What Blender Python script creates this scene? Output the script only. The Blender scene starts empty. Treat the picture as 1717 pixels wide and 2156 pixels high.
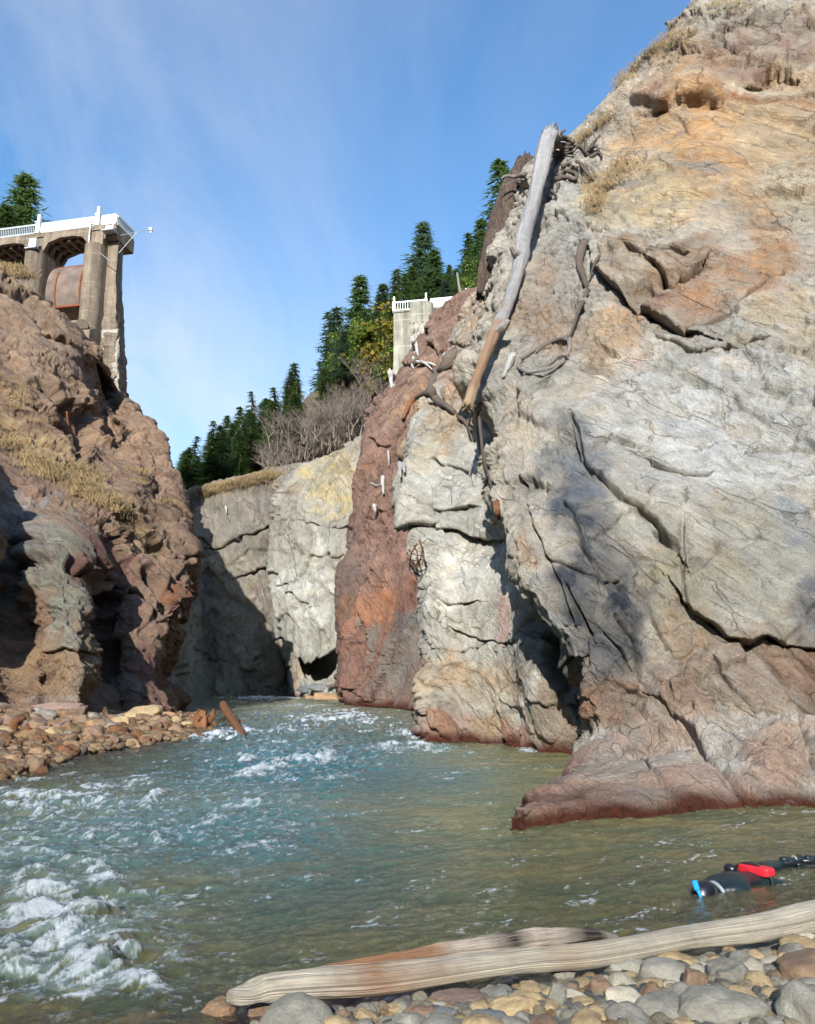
import bpy, bmesh, math, random
import numpy as np
from mathutils import Vector, Matrix, Euler
rnd = random.Random(7)
C = bpy.context.scene.collection
# ------------------------------------------------------------------ camera geometry used to lay the place out
F, CX, CY, TH, H = 1700.0, 858.5, 1078.0, math.radians(11.7), 1.7
ct, st = math.cos(TH), math.sin(TH)
def at(px, py, d):
    xc = (px-CX)/F; yc = (CY-py)/F
    ry = ct-yc*st; rz = st+yc*ct; t = d/ry
    return (xc*t, d, H+rz*t)
def ground(px, py, z=0.0):
    xc = (px-CX)/F; yc = (CY-py)/F
    ry = ct-yc*st; rz = st+yc*ct; t = (z-H)/rz
    return (xc*t, ry*t, z)
def proj(P):
    x = P[..., 0]; y = P[..., 1]; z = P[..., 2]-H
    dep = np.maximum(y*ct+z*st, .1); up = -y*st+z*ct
    return CX+F*x/dep, CY-F*up/dep
def srgb(r, g, b, k=1.0):
    def f(c):
        c = c/255.0
        return c/12.92 if c <= .04045 else ((c+.055)/1.055)**2.4
    return np.array([f(r)*k, f(g)*k, f(b)*k])
# ------------------------------------------------------------------ noise
def _h(ix, iy, iz, s):
    h = (ix.astype(np.uint32)*np.uint32(374761393)+iy.astype(np.uint32)*np.uint32(668265263)
         + iz.astype(np.uint32)*np.uint32(2147483647)+np.uint32((s*974634777) & 0xffffffff))
    h = (h ^ (h >> np.uint32(13)))*np.uint32(1274126177)
    h = (h ^ (h >> np.uint32(16)))*np.uint32(2246822519)
    return h ^ (h >> np.uint32(15))
def _hf(ix, iy, iz, s):
    return (_h(ix, iy, iz, s) & np.uint32(0xffffff)).astype(np.float32)/np.float32(0xffffff)
_G = np.array([[1,1,0],[-1,1,0],[1,-1,0],[-1,-1,0],[1,0,1],[-1,0,1],[1,0,-1],[-1,0,-1],[0,1,1],[0,-1,1],[0,1,-1],[0,-1,-1],[1,1,0],[-1,1,0],[0,-1,1],[0,-1,-1]], np.float32)
def perlin(P, seed=0):
    P = P.astype(np.float32); I = np.floor(P).astype(np.int64); f = P-I; u = f*f*f*(f*(f*6-15)+10)
    out = 0
    for dx in (0, 1):
        wx = u[:, 0] if dx else 1-u[:, 0]
        for dy in (0, 1):
            wy = u[:, 1] if dy else 1-u[:, 1]
            for dz in (0, 1):
                wz = u[:, 2] if dz else 1-u[:, 2]
                g = _G[(_h(I[:, 0]+dx, I[:, 1]+dy, I[:, 2]+dz, seed) & np.uint32(15)).astype(np.int64)]
                out = out+wx*wy*wz*(g[:, 0]*(f[:, 0]-dx)+g[:, 1]*(f[:, 1]-dy)+g[:, 2]*(f[:, 2]-dz))
    return out
def fbm(P, octv=4, seed=0, gain=.5, ridged=False):
    a, s, o = 1.0, 1.0, 0.0
    for k in range(octv):
        n = perlin(P*s+k*17.3, seed+k)
        if ridged: n = .5-np.abs(n)*1.6
        o = o+a*n; a *= gain; s *= 2.03
    return o
def facets(P, seed=0, tilt=1.0, K=16.0):
    """cells with a random offset and tilt each, softly joined: broken rock faces; returns displacement and edge nearness"""
    P = P.astype(np.float32); I = np.floor(P).astype(np.int64)
    n = len(P); b1 = np.full(n, 9, np.float32); b2 = np.full(n, 9, np.float32); v = np.zeros(n, np.float32); W = np.full(n, 1e-9, np.float32)
    for dx in (-1, 0, 1):
        for dy in (-1, 0, 1):
            for dz in (-1, 0, 1):
                X, Y, Z = I[:, 0]+dx, I[:, 1]+dy, I[:, 2]+dz
                h = _h(X, Y, Z, seed)
                ax = X+(h & np.uint32(1023)).astype(np.float32)/1023-P[:, 0]
                ay = Y+((h >> np.uint32(10)) & np.uint32(1023)).astype(np.float32)/1023-P[:, 1]
                az = Z+((h >> np.uint32(20)) & np.uint32(1023)).astype(np.float32)/1023-P[:, 2]
                d = ax*ax+ay*ay+az*az
                r = _hf(X, Y, Z, seed+5); h2 = _h(X, Y, Z, seed+6)
                t1 = (h2 & np.uint32(1023)).astype(np.float32)/1023-.5; t2 = ((h2 >> np.uint32(10)) & np.uint32(1023)).astype(np.float32)/1023-.5; t3 = ((h2 >> np.uint32(20)) & np.uint32(1023)).astype(np.float32)/1023-.5
                w = np.exp(-K*d); W += w; v += w*((r-.5)+tilt*(ax*t1+ay*t2+az*t3))
                b2 = np.minimum(b2, np.maximum(b1, d)); b1 = np.minimum(b1, d)
    return v/W, np.sqrt(b2)-np.sqrt(b1)
def smooth(a, b, x):
    t = np.clip((x-a)/(b-a), 0, 1); return t*t*(3-2*t)
# ------------------------------------------------------------------ objects
def tag(o, label=None, cat=None, group=None, kind=None):
    if label: o['label'] = label
    if cat: o['category'] = cat
    if group: o['group'] = group
    if kind: o['kind'] = kind
    return o
def empty(name, loc, label=None, cat=None, group=None, rz=0):
    o = bpy.data.objects.new(name, None); C.objects.link(o); o.location = loc; o.rotation_euler = (0, 0, rz)
    o.empty_display_size = .1
    return tag(o, label, cat, group)
def mesh_np(name, V, Fq, mat, parent=None, col=None, smoothed=True, attrs=None, world=True):
    me = bpy.data.meshes.new(name)
    V = np.asarray(V, np.float32); Fq = np.asarray(Fq, np.int32); k = Fq.shape[1]
    me.vertices.add(len(V)); me.vertices.foreach_set('co', V.ravel())
    me.loops.add(Fq.size); me.loops.foreach_set('vertex_index', Fq.ravel())
    me.polygons.add(len(Fq)); me.polygons.foreach_set('loop_start', np.arange(0, Fq.size, k, dtype=np.int32))
    me.polygons.foreach_set('loop_total', np.full(len(Fq), k, np.int32))
    me.update(calc_edges=True)
    if smoothed: me.polygons.foreach_set('use_smooth', np.ones(len(Fq), bool))
    if col is not None:
        a = me.color_attributes.new('Col', 'FLOAT_COLOR', 'POINT')
        cc = np.ones((len(V), 4), np.float32); cc[:, :3] = np.clip(col, 0, 1); a.data.foreach_set('color', cc.ravel())
    for an, av in (attrs or {}).items():
        a = me.attributes.new(an, 'FLOAT', 'POINT'); a.data.foreach_set('value', np.asarray(av, np.float32))
    me.materials.append(mat)
    o = bpy.data.objects.new(name, me); C.objects.link(o)
    if parent is not None:
        o.parent = parent
        if world: o.matrix_parent_inverse = Matrix.Translation(-Vector(parent.location)) if parent.rotation_euler.z == 0 else parent.matrix_basis.inverted()
    return o
class MB:
    """collects simple shapes in one mesh; build() links it as one object"""
    def __init__(s): s.v = []; s.f = []
    def add(s, V, Fc):
        n = len(s.v); s.v += [tuple(map(float, p)) for p in V]; s.f += [tuple(i+n for i in q) for q in Fc]; return s
    def box(s, a, b):
        x0, y0, z0 = a; x1, y1, z1 = b
        return s.add([(x0,y0,z0),(x1,y0,z0),(x1,y1,z0),(x0,y1,z0),(x0,y0,z1),(x1,y0,z1),(x1,y1,z1),(x0,y1,z1)],
                     [(0,3,2,1),(4,5,6,7),(0,1,5,4),(1,2,6,5),(2,3,7,6),(3,0,4,7)])
    def obox(s, p, q, w, h, up=(0, 0, 1)):
        """bar from p to q, w wide, h tall"""
        p, q = Vector(p), Vector(q); d = (q-p).normalized(); sd = d.cross(Vector(up))
        if sd.length < 1e-4: sd = Vector((1, 0, 0))
        sd.normalize(); u = sd.cross(d); V = []
        for e in (p, q):
            for a, b in ((-1,-1),(1,-1),(1,1),(-1,1)): V.append(e+sd*a*w/2+u*b*h/2)
        return s.add(V, [(0,1,2,3),(7,6,5,4),(0,4,5,1),(1,5,6,2),(2,6,7,3),(3,7,4,0)])
    def prism(s, poly, d0, d1):
        """poly: list of points; extruded from offset vector d0 to d1"""
        n = len(poly); d0, d1 = Vector(d0), Vector(d1)
        V = [Vector(p)+d0 for p in poly]+[Vector(p)+d1 for p in poly]
        return s.add(V, [tuple(range(n))[::-1], tuple(range(n, 2*n))]+[(i, (i+1) % n, n+(i+1) % n, n+i) for i in range(n)])
    def tube(s, pts, rad, n=8, rough=0, seed=0, cap=True):
        pts = [Vector(p) for p in pts]; V = []; R = random.Random(seed); m = len(pts)
        ref = Vector((.3, .2, .9)).normalized()
        for i, p in enumerate(pts):
            t = (pts[min(i+1, m-1)]-pts[max(i-1, 0)]).normalized()
            a = t.cross(ref)
            if a.length < .05: a = t.cross(Vector((1, 0, 0)))
            a.normalize(); b = t.cross(a); r = rad[i] if hasattr(rad, '__len__') else rad
            for k in range(n):
                w = 2*math.pi*k/n; rr = r*(1+rough*(R.random()-.5)); V.append(p+a*math.cos(w)*rr+b*math.sin(w)*rr)
        Fc = [(i*n+k, i*n+(k+1) % n, (i+1)*n+(k+1) % n, (i+1)*n+k) for i in range(m-1) for k in range(n)]
        if cap: Fc += [tuple(range(n))[::-1], tuple((m-1)*n+k for k in range(n))]
        return s.add(V, Fc)
    def build(s, name, mat, parent=None, sm=False, bevel=0):
        me = bpy.data.meshes.new(name); me.from_pydata(s.v, [], s.f)
        if sm: me.polygons.foreach_set('use_smooth', np.ones(len(s.f), bool))
        me.materials.append(mat); me.update()
        o = bpy.data.objects.new(name, me); C.objects.link(o)
        if parent is not None:
            o.parent = parent
            o.matrix_parent_inverse = parent.matrix_basis.inverted()
        if bevel:
            m = o.modifiers.new('bv', 'BEVEL'); m.width = bevel; m.segments = 2; m.limit_method = 'ANGLE'
        return o
def spline(pts, n):
    """Catmull-Rom through rows of numbers, n samples"""
    P = np.array(pts, float); m = len(P); Q = np.vstack([2*P[0]-P[1], P, 2*P[-1]-P[-2]])
    t = np.linspace(0, m-1, n); i = np.minimum(t.astype(int), m-2); u = (t-i)[:, None]
    a, b, c, d = Q[i], Q[i+1], Q[i+2], Q[i+3]
    return .5*(2*b+(c-a)*u+(2*a-5*b+4*c-d)*u*u+(3*b-a-3*c+d)*u**3)
# ------------------------------------------------------------------ materials
def new_mat(name):
    m = bpy.data.materials.new(name); m.use_nodes = True; nt = m.node_tree; N = nt.nodes; L = nt.links
    return m, N, L, N['Principled BSDF']
def ramp(N, stops, interp='LINEAR'):
    r = N.new('ShaderNodeValToRGB'); e = r.color_ramp; e.interpolation = interp
    while len(e.elements) > 1: e.elements.remove(e.elements[-1])
    e.elements[0].position = stops[0][0]; c = stops[0][1]; e.elements[0].color = (*c, 1) if len(c) == 3 else c
    for p, c in stops[1:]:
        x = e.elements.new(p); x.color = (*c, 1) if len(c) == 3 else c
    return r
def noise_tex(N, L, scale, detail=6, rough=.6, vec=None, dist=0):
    n = N.new('ShaderNodeTexNoise'); n.inputs['Scale'].default_value = scale; n.inputs['Detail'].default_value = detail
    n.inputs['Roughness'].default_value = rough; n.inputs['Distortion'].default_value = dist
    if vec is not None: L.new(vec, n.inputs['Vector'])
    return n
def math_node(N, L, op, a, b=None, clamp=False):
    m = N.new('ShaderNodeMath'); m.operation = op; m.use_clamp = clamp
    for i, x in enumerate((a, b)):
        if x is None: continue
        if isinstance(x, (int, float)): m.inputs[i].default_value = x
        else: L.new(x, m.inputs[i])
    return m.outputs[0]
def mixc(N, L, fac, a, b, mode='MIX'):
    m = N.new('ShaderNodeMix'); m.data_type = 'RGBA'; m.blend_type = mode; m.clamp_factor = True
    for s, x in ((0, fac), (6, a), (7, b)):
        if isinstance(x, (int, float)): m.inputs[s].default_value = x
        elif isinstance(x, (tuple, list, np.ndarray)): m.inputs[s].default_value = (*[float(q) for q in x][:3], 1)
        else: L.new(x, m.inputs[s])
    return m.outputs[2]
def coords(N, kind='Object', scale=(1, 1, 1), rot=(0, 0, 0)):
    t = N.new('ShaderNodeTexCoord'); m = N.new('ShaderNodeMapping'); m.inputs['Scale'].default_value = scale
    m.inputs['Rotation'].default_value = rot
    t.id_data.links.new(t.outputs[kind], m.inputs['Vector']); return m.outputs[0]
def bump(N, L, h, strength=.5, dist=.1, prev=None):
    b = N.new('ShaderNodeBump'); b.inputs['Strength'].default_value = strength; b.inputs['Distance'].default_value = dist
    L.new(h, b.inputs['Height'])
    if prev is not None: L.new(prev, b.inputs['Normal'])
    return b.outputs[0]
def along(N, L, vec, squash):
    """object coordinates squashed along one direction, so that textures run with the rock's grain"""
    b3 = Vector(vec).normalized(); q = b3.to_track_quat('Z', 'Y').inverted().to_euler()
    t = N.new('ShaderNodeTexCoord'); m1 = N.new('ShaderNodeMapping'); m1.inputs['Rotation'].default_value = q; L.new(t.outputs['Object'], m1.inputs[0])
    m2 = N.new('ShaderNodeMapping'); m2.inputs['Scale'].default_value = (1, 1, squash); L.new(m1.outputs[0], m2.inputs[0]); return m2.outputs[0]
def rock_mat(name, sc=1.0, veins=.0, vr=(.6, -.5, -.65), soil=0.0, crackk=1.0, grain=1.0):
    m, N, L, P = new_mat(name)
    a = N.new('ShaderNodeVertexColor'); a.layer_name = 'Col'
    v = coords(N, 'Object', (1, 1, 1)); vs = along(N, L, vr, .3)
    n1 = noise_tex(N, L, 2.2*sc, 9, .68, v); n2 = noise_tex(N, L, .55*sc, 5, .6, v, .6); n3 = noise_tex(N, L, 6*sc, 7, .72, vs); n6 = noise_tex(N, L, 20*sc, 6, .75, v)
    c = mixc(N, L, 1, a.outputs[0], ramp_c(N, L, n1.outputs[0], .3, .7, .78, 1.18), 'MULTIPLY')
    c = mixc(N, L, 1, c, ramp_c(N, L, n2.outputs[0], .3, .7, .86, 1.12), 'MULTIPLY')
    c = mixc(N, L, 1, c, ramp_c(N, L, n3.outputs[0], .3, .72, .76, 1.20), 'MULTIPLY')
    c = mixc(N, L, 1, c, ramp_c(N, L, n6.outputs[0], .3, .7, 1-.34*grain, 1+.28*grain), 'MULTIPLY')
    n4 = noise_tex(N, L, 1.1*sc, 4, .55, v, 1.0)
    c = mixc(N, L, math_node(N, L, 'MULTIPLY', ramp_c(N, L, n4.outputs[0], .52, .68, 0, 1), .45), c, mixc(N, L, 1, c, (1.14, .97, .78), 'MULTIPLY'))
    n8 = noise_tex(N, L, .9*sc, 5, .6, vs, .5)
    c = mixc(N, L, math_node(N, L, 'MULTIPLY', ramp_c(N, L, n8.outputs[0], .54, .66, 0, 1), .4), c, mixc(N, L, 1, c, (.86, .92, 1.0), 'MULTIPLY'))
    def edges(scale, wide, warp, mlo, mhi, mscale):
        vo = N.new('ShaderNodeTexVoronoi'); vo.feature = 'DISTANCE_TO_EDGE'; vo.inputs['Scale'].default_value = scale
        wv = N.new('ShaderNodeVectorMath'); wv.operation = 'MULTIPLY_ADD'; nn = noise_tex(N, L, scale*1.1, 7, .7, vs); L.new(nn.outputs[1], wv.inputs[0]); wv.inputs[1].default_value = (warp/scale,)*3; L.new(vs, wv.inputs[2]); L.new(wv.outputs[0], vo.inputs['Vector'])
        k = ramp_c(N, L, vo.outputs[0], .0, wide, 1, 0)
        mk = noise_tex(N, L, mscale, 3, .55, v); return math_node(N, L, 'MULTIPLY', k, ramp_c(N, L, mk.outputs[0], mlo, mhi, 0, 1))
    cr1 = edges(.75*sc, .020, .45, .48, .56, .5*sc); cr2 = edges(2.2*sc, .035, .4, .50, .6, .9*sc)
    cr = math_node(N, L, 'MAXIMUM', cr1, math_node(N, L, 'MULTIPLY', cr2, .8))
    c = mixc(N, L, math_node(N, L, 'MULTIPLY', cr, .5*crackk), c, mixc(N, L, 1, c, (.45, .41, .37), 'MULTIPLY'))  # dirt-filled cracks, their colour also darkened to stand for small shadow flecks
    if veins: c = mixc(N, L, math_node(N, L, 'MULTIPLY', edges(1.2*sc, .014, 1.6, .54, .62, .7*sc), veins), c, (.62, .6, .55))
    L.new(c, P.inputs['Base Color']); P.inputs['Roughness'].default_value = .88; P.inputs['Specular IOR Level'].default_value = .25
    h = math_node(N, L, 'ADD', math_node(N, L, 'MULTIPLY', n3.outputs[0], 1.3), math_node(N, L, 'MULTIPLY', n6.outputs[0], .65+soil))
    h = math_node(N, L, 'ADD', h, math_node(N, L, 'MULTIPLY', n1.outputs[0], .5)); h = math_node(N, L, 'SUBTRACT', h, math_node(N, L, 'MULTIPLY', cr, .55*crackk))
    L.new(bump(N, L, h, 1.0, .17/sc), P.inputs['Normal'])
    return m
def ramp_c(N, L, src, a, b, va, vb):
    r = N.new('ShaderNodeMapRange'); r.inputs[1].default_value = a; r.inputs[2].default_value = b
    r.inputs[3].default_value = va; r.inputs[4].default_value = vb; L.new(src, r.inputs[0]); return r.outputs[0]
def simple_mat(name, col, rough=.7, nscale=6, var=.35, bumpd=.02, bstr=.5, metal=0, spec=.4, stretch=(1, 1, 1), coord='Object', coat=0):
    m, N, L, P = new_mat(name); v = coords(N, coord, stretch)
    n = noise_tex(N, L, nscale, 7, .65, v); n2 = noise_tex(N, L, nscale*.23, 4, .6, v)
    c = mixc(N, L, 1, tuple(col), ramp_c(N, L, n.outputs[0], .3, .7, 1-var, 1+var), 'MULTIPLY')
    c = mixc(N, L, 1, c, ramp_c(N, L, n2.outputs[0], .3, .7, 1-var*.6, 1+var*.6), 'MULTIPLY')
    L.new(c, P.inputs['Base Color']); P.inputs['Roughness'].default_value = rough; P.inputs['Metallic'].default_value = metal
    P.inputs['Specular IOR Level'].default_value = spec; P.inputs['Coat Weight'].default_value = coat
    if bumpd: L.new(bump(N, L, n.outputs[0], bstr, bumpd), P.inputs['Normal'])
    return m
SUN_AZ, SUN_EL, SKY_STR, EXPO, CLOUD, CLOUD_V = 9, 25.5, .108, .60, .75, 6.0
QUICK = False
ALB = 1.06
# ================================================================== TERRAIN
def grid_faces(nr, nc):
    i = np.arange(nr*nc).reshape(nr, nc)
    return np.stack([i[:-1, :-1], i[:-1, 1:], i[1:, 1:], i[1:, :-1]], -1).reshape(-1, 4)
def seg_counts(pp, ppx, axis, mx=None):
    d = np.diff(pp, axis=axis); l = np.sqrt((d**2).sum(-1))
    l = l.max(axis=1-axis) if False else np.percentile(l, 75, axis=1-axis)
    return np.clip(np.ceil(l*.4747/ppx), 3, 260).astype(int)
def cr_basis(m, counts):
    """matrix that samples a Catmull-Rom curve through m knots"""
    ts = np.concatenate([k+np.arange(c)/c for k, c in enumerate(counts)]+[[m-1]])
    B = np.zeros((len(ts), m)); 
    for r, t in enumerate(ts):
        i = min(int(t), m-2); u = t-i
        w = [.5*(-u+2*u*u-u**3), .5*(2-5*u*u+3*u**3), .5*(u+4*u*u-3*u**3), .5*(-u*u+u**3)]
        for k, wk in zip(range(i-1, i+3), w):
            if k < 0: B[r, 0] += 2*wk; B[r, 1] -= wk
            elif k > m-1: B[r, m-1] += 2*wk; B[r, m-2] -= wk
            else: B[r, k] += wk
    return B
def poly_dist(px, py, pts):
    """distance and signed side (positive above the line when it is drawn left to right) to a polyline"""
    best = np.full(px.shape, 1e9); sg = np.zeros(px.shape)
    for (x0, y0), (x1, y1) in zip(pts[:-1], pts[1:]):
        dx, dy = x1-x0, y1-y0; q = dx*dx+dy*dy+1e-9
        t = np.clip(((px-x0)*dx+(py-y0)*dy)/q, 0, 1)
        ex, ey = px-(x0+t*dx), py-(y0+t*dy); d = np.sqrt(ex*ex+ey*ey)
        cr = dx*(py-y0)-dy*(px-x0)
        c = d < best; best = np.where(c, d, best); sg = np.where(c, -np.sign(cr), sg)
    return best, sg
QK = 2.2 if QUICK else 1.0
def landform(name, rows, mat, base, blobs=(), steps=(), pits=(), back=(12, -3), amp=1.0, ppx=1.15, seed=1, bed=(1.15, 1, .5), rotb=(.6, -.5, -.65),
             label=None, rust=None, fscale=1.0, sink=None, soft=(), backrows=2, bands=()):
    K = np.array([[at(*p) for p in r] for r in rows])
    for k in range(backrows):
        K = np.concatenate([K, (K[-1]+np.array([0, back[0]*(k+1), back[1]*(k+1)]))[None]], 0)
    pp = np.stack(proj(K), -1)
    pr = pp.copy(); pr[..., 0] = np.clip(pr[..., 0], -60, 1780); pr[..., 1] = np.clip(pr[..., 1], -60, 2200)
    cr = seg_counts(pr, ppx*QK, 0); cc = seg_counts(pr, ppx*QK, 1)
    cr[-backrows:] = 12
    Br, Bc = cr_basis(K.shape[0], cr), cr_basis(K.shape[1], cc)
    S = np.einsum('ri,ijk,cj->rck', Br, K, Bc)
    nr, nc = S.shape[:2]
    gu = np.gradient(S, axis=1); gv = np.gradient(S, axis=0)
    n = np.cross(gu, gv); n /= np.linalg.norm(n, axis=-1, keepdims=True)+1e-9
    P = S.reshape(-1, 3); n = n.reshape(-1, 3)
    # smooth normals a little so sharp folds do not tear
    px, py = proj(P)
    b3 = np.array(rotb, float); b3 /= np.linalg.norm(b3); b1_ = np.cross(b3, (0, 1, 0)); b1_ /= np.linalg.norm(b1_)
    R = np.stack([b1_, np.cross(b3, b1_), b3])
    W = P+np.stack([fbm(P*.5, 4, seed+40), fbm(P*.5+50, 4, seed+41), fbm(P*.5+90, 4, seed+42)], -1)*.28
    Q = (W@R.T)*np.array(bed)
    for _ in range(2):                                          # even out the normals at folds
        G = n.reshape(nr, nc, 3); G2 = G.copy(); G2[1:-1] += G[:-2]+G[2:]; G = G2.copy(); G2[:, 1:-1] += G[:, :-2]+G[:, 2:]; G2 /= np.linalg.norm(G2, axis=-1, keepdims=True)+1e-9; n = G2.reshape(-1, 3)
    big, e1 = facets(Q*.22*fscale, seed, 1.6, 60)
    mid, e2 = facets(Q*.62*fscale+7, seed+11, 1.5, 50)
    sml, e3 = facets(Q*1.9*fscale+3, seed+23, 1.4, 40)
    tiny, e4 = facets(Q*5.2*fscale+1, seed+31, 1.3, 26)
    pa = fbm(Q*.16, 2, seed+60); pb = smooth(-.25, .3, pa)       # smooth polished faces alternate with broken ones
    rough = .35+.9*pb
    for (bx, by, rx, ry, k) in soft:
        rough = rough*(1+(k-1)*np.exp(-(((px-bx)/rx)**2+((py-by)/ry)**2)))
    D = big*1.0+mid*.55*rough+sml*.22*rough+tiny*.07*(.4+rough)
    D += fbm(Q*.3, 4, seed+3, .45)*.35+fbm(Q*np.array([1.2, 1.2, 1.2]), 4, seed+9, .5, True)*.07*rough
    cg = smooth(-.02, .22, fbm(Q*.35, 3, seed+61))
    D -= (.30*smooth(.045, 0, e2)*rough+.12*smooth(.06, 0, e3)*rough+.26*smooth(.018, 0, e1))*cg
    for fq, am, nv, wd in ((.33, .55, (.15, .1, 1.), .10), (.30, .50, (1., .25, .3), .10), (1.05, .16, (.9, -.35, .45), .10), (.95, .15, (-.1, .4, 1.), .10), (2.6, .05, (.7, .6, .3), .12)):
        nv = np.array(nv)/np.linalg.norm(nv)                    # joint planes: long straight breaks that offset the face
        tt = (W@R.T)@nv*fq*fscale*1.3+fbm(P*.22*fscale, 2, seed+int(fq*50))*.45+.13*fbm(P*1.1*fscale, 3, seed+5)+seed*.37
        ii = np.floor(tt).astype(np.int64); fr = tt-ii; zz0 = ii*0
        h0 = _hf(ii, zz0, zz0, seed+77)-.5; h1 = _hf(ii+1, zz0, zz0, seed+77)-.5; wv_ = smooth(1-wd, 1, fr)
        mk = smooth(-.15, .25, fbm(P*.13*fscale, 2, seed+int(fq*90)))
        D += ((h0*(1-wv_)+h1*wv_)*am-.35*am*smooth(.05, 0, np.abs(fr-(1-wd*.5)))*(.3+rough))*(.25+.75*mk)
    D *= amp
    wx = fbm(P*.7, 2, seed+70)*18; wy = fbm(P*.7+33, 2, seed+71)*18
    Dz = np.zeros(len(P))
    for pts, w_up, w_dn, a in steps:
        d, s = poly_dist(px+wx*.6, py+wy*.6, pts)
        sd = d*s; q = .5+.5*np.tanh(sd/2.4); a = a*.95; Dz += q*a*np.exp(-(d/w_up)**1.0)*.8
        D += q*a*np.exp(-(d/w_up)**1.0)-(1-q)*a*np.exp(-(d/w_dn)**1.3)-1.5*a*np.exp(-((sd+3)/(2.6+1.6*sml*2))**2)
    for (bx, by, rx, ry, ang, a) in pits:
        ca, sa = math.cos(math.radians(ang)), math.sin(math.radians(ang)); ex, ey = px+wx*.5-bx, py+wy*.5-by
        q = ((ex*ca+ey*sa)/rx)**2+((-ex*sa+ey*ca)/ry)**2
        D += a*.8*smooth(1.4, .5, q+mid*.9)
    Dg = D.reshape(nr, nc); D2 = Dg.copy(); D2[1:-1, 1:-1] = .8*Dg[1:-1, 1:-1]+.05*(Dg[:-2, 1:-1]+Dg[2:, 1:-1]+Dg[1:-1, :-2]+Dg[1:-1, 2:]); D = D2.ravel()
    V = P+n*D[:, None]; V[:, 2] -= Dz+.22*D
    if sink is not None: V[:, 2] = np.maximum(V[:, 2], sink)
    col = np.tile(srgb(*base), (len(V), 1))
    wx = fbm(P*.5, 5, seed+80)*70; wy = fbm(P*.5+33, 5, seed+81)*70
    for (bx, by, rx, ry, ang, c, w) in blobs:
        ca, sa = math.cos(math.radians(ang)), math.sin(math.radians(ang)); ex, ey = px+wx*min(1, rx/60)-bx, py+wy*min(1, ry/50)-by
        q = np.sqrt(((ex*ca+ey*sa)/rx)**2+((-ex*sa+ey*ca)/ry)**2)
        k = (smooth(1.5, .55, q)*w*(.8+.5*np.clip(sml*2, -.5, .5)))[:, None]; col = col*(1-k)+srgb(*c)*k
    for (z0, z1, c, w) in bands:                              # old water marks, level lines on the rock
        zz = V[:, 2]+fbm(P*1.3, 5, seed+90)*.35*max(1, (z1-z0))
        k = (smooth(z0, z0+.12*(z1-z0), zz)*smooth(z1, z1-.3*(z1-z0), zz)*w)[:, None]; col = col*(1-k)+srgb(*c)*k
    if rust is not None:
        zz = V[:, 2]+perlin(P*1.7, 3)*.12*rust[3]; k = smooth(.30*rust[3], .06*rust[3], zz)[:, None]; col = col*(1-k)+srgb(*rust[:3])*k
    lum = (col@np.array([.3, .5, .2]))[:, None]; col = col*.80+lum*.20
    # every broken block keeps a slightly different tone
    col *= ALB*(1+.22*mid+.16*sml)[:, None]
    o = mesh_np(name, V, grid_faces(nr, nc)[:, ::1], mat, col=col)
    tag(o, label, None, None, 'structure'); o['category'] = 'cliff'
    return o
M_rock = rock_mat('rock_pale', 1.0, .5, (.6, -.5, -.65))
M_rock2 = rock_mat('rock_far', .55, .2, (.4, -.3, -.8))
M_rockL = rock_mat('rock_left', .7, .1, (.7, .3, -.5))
OLD = True
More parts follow.
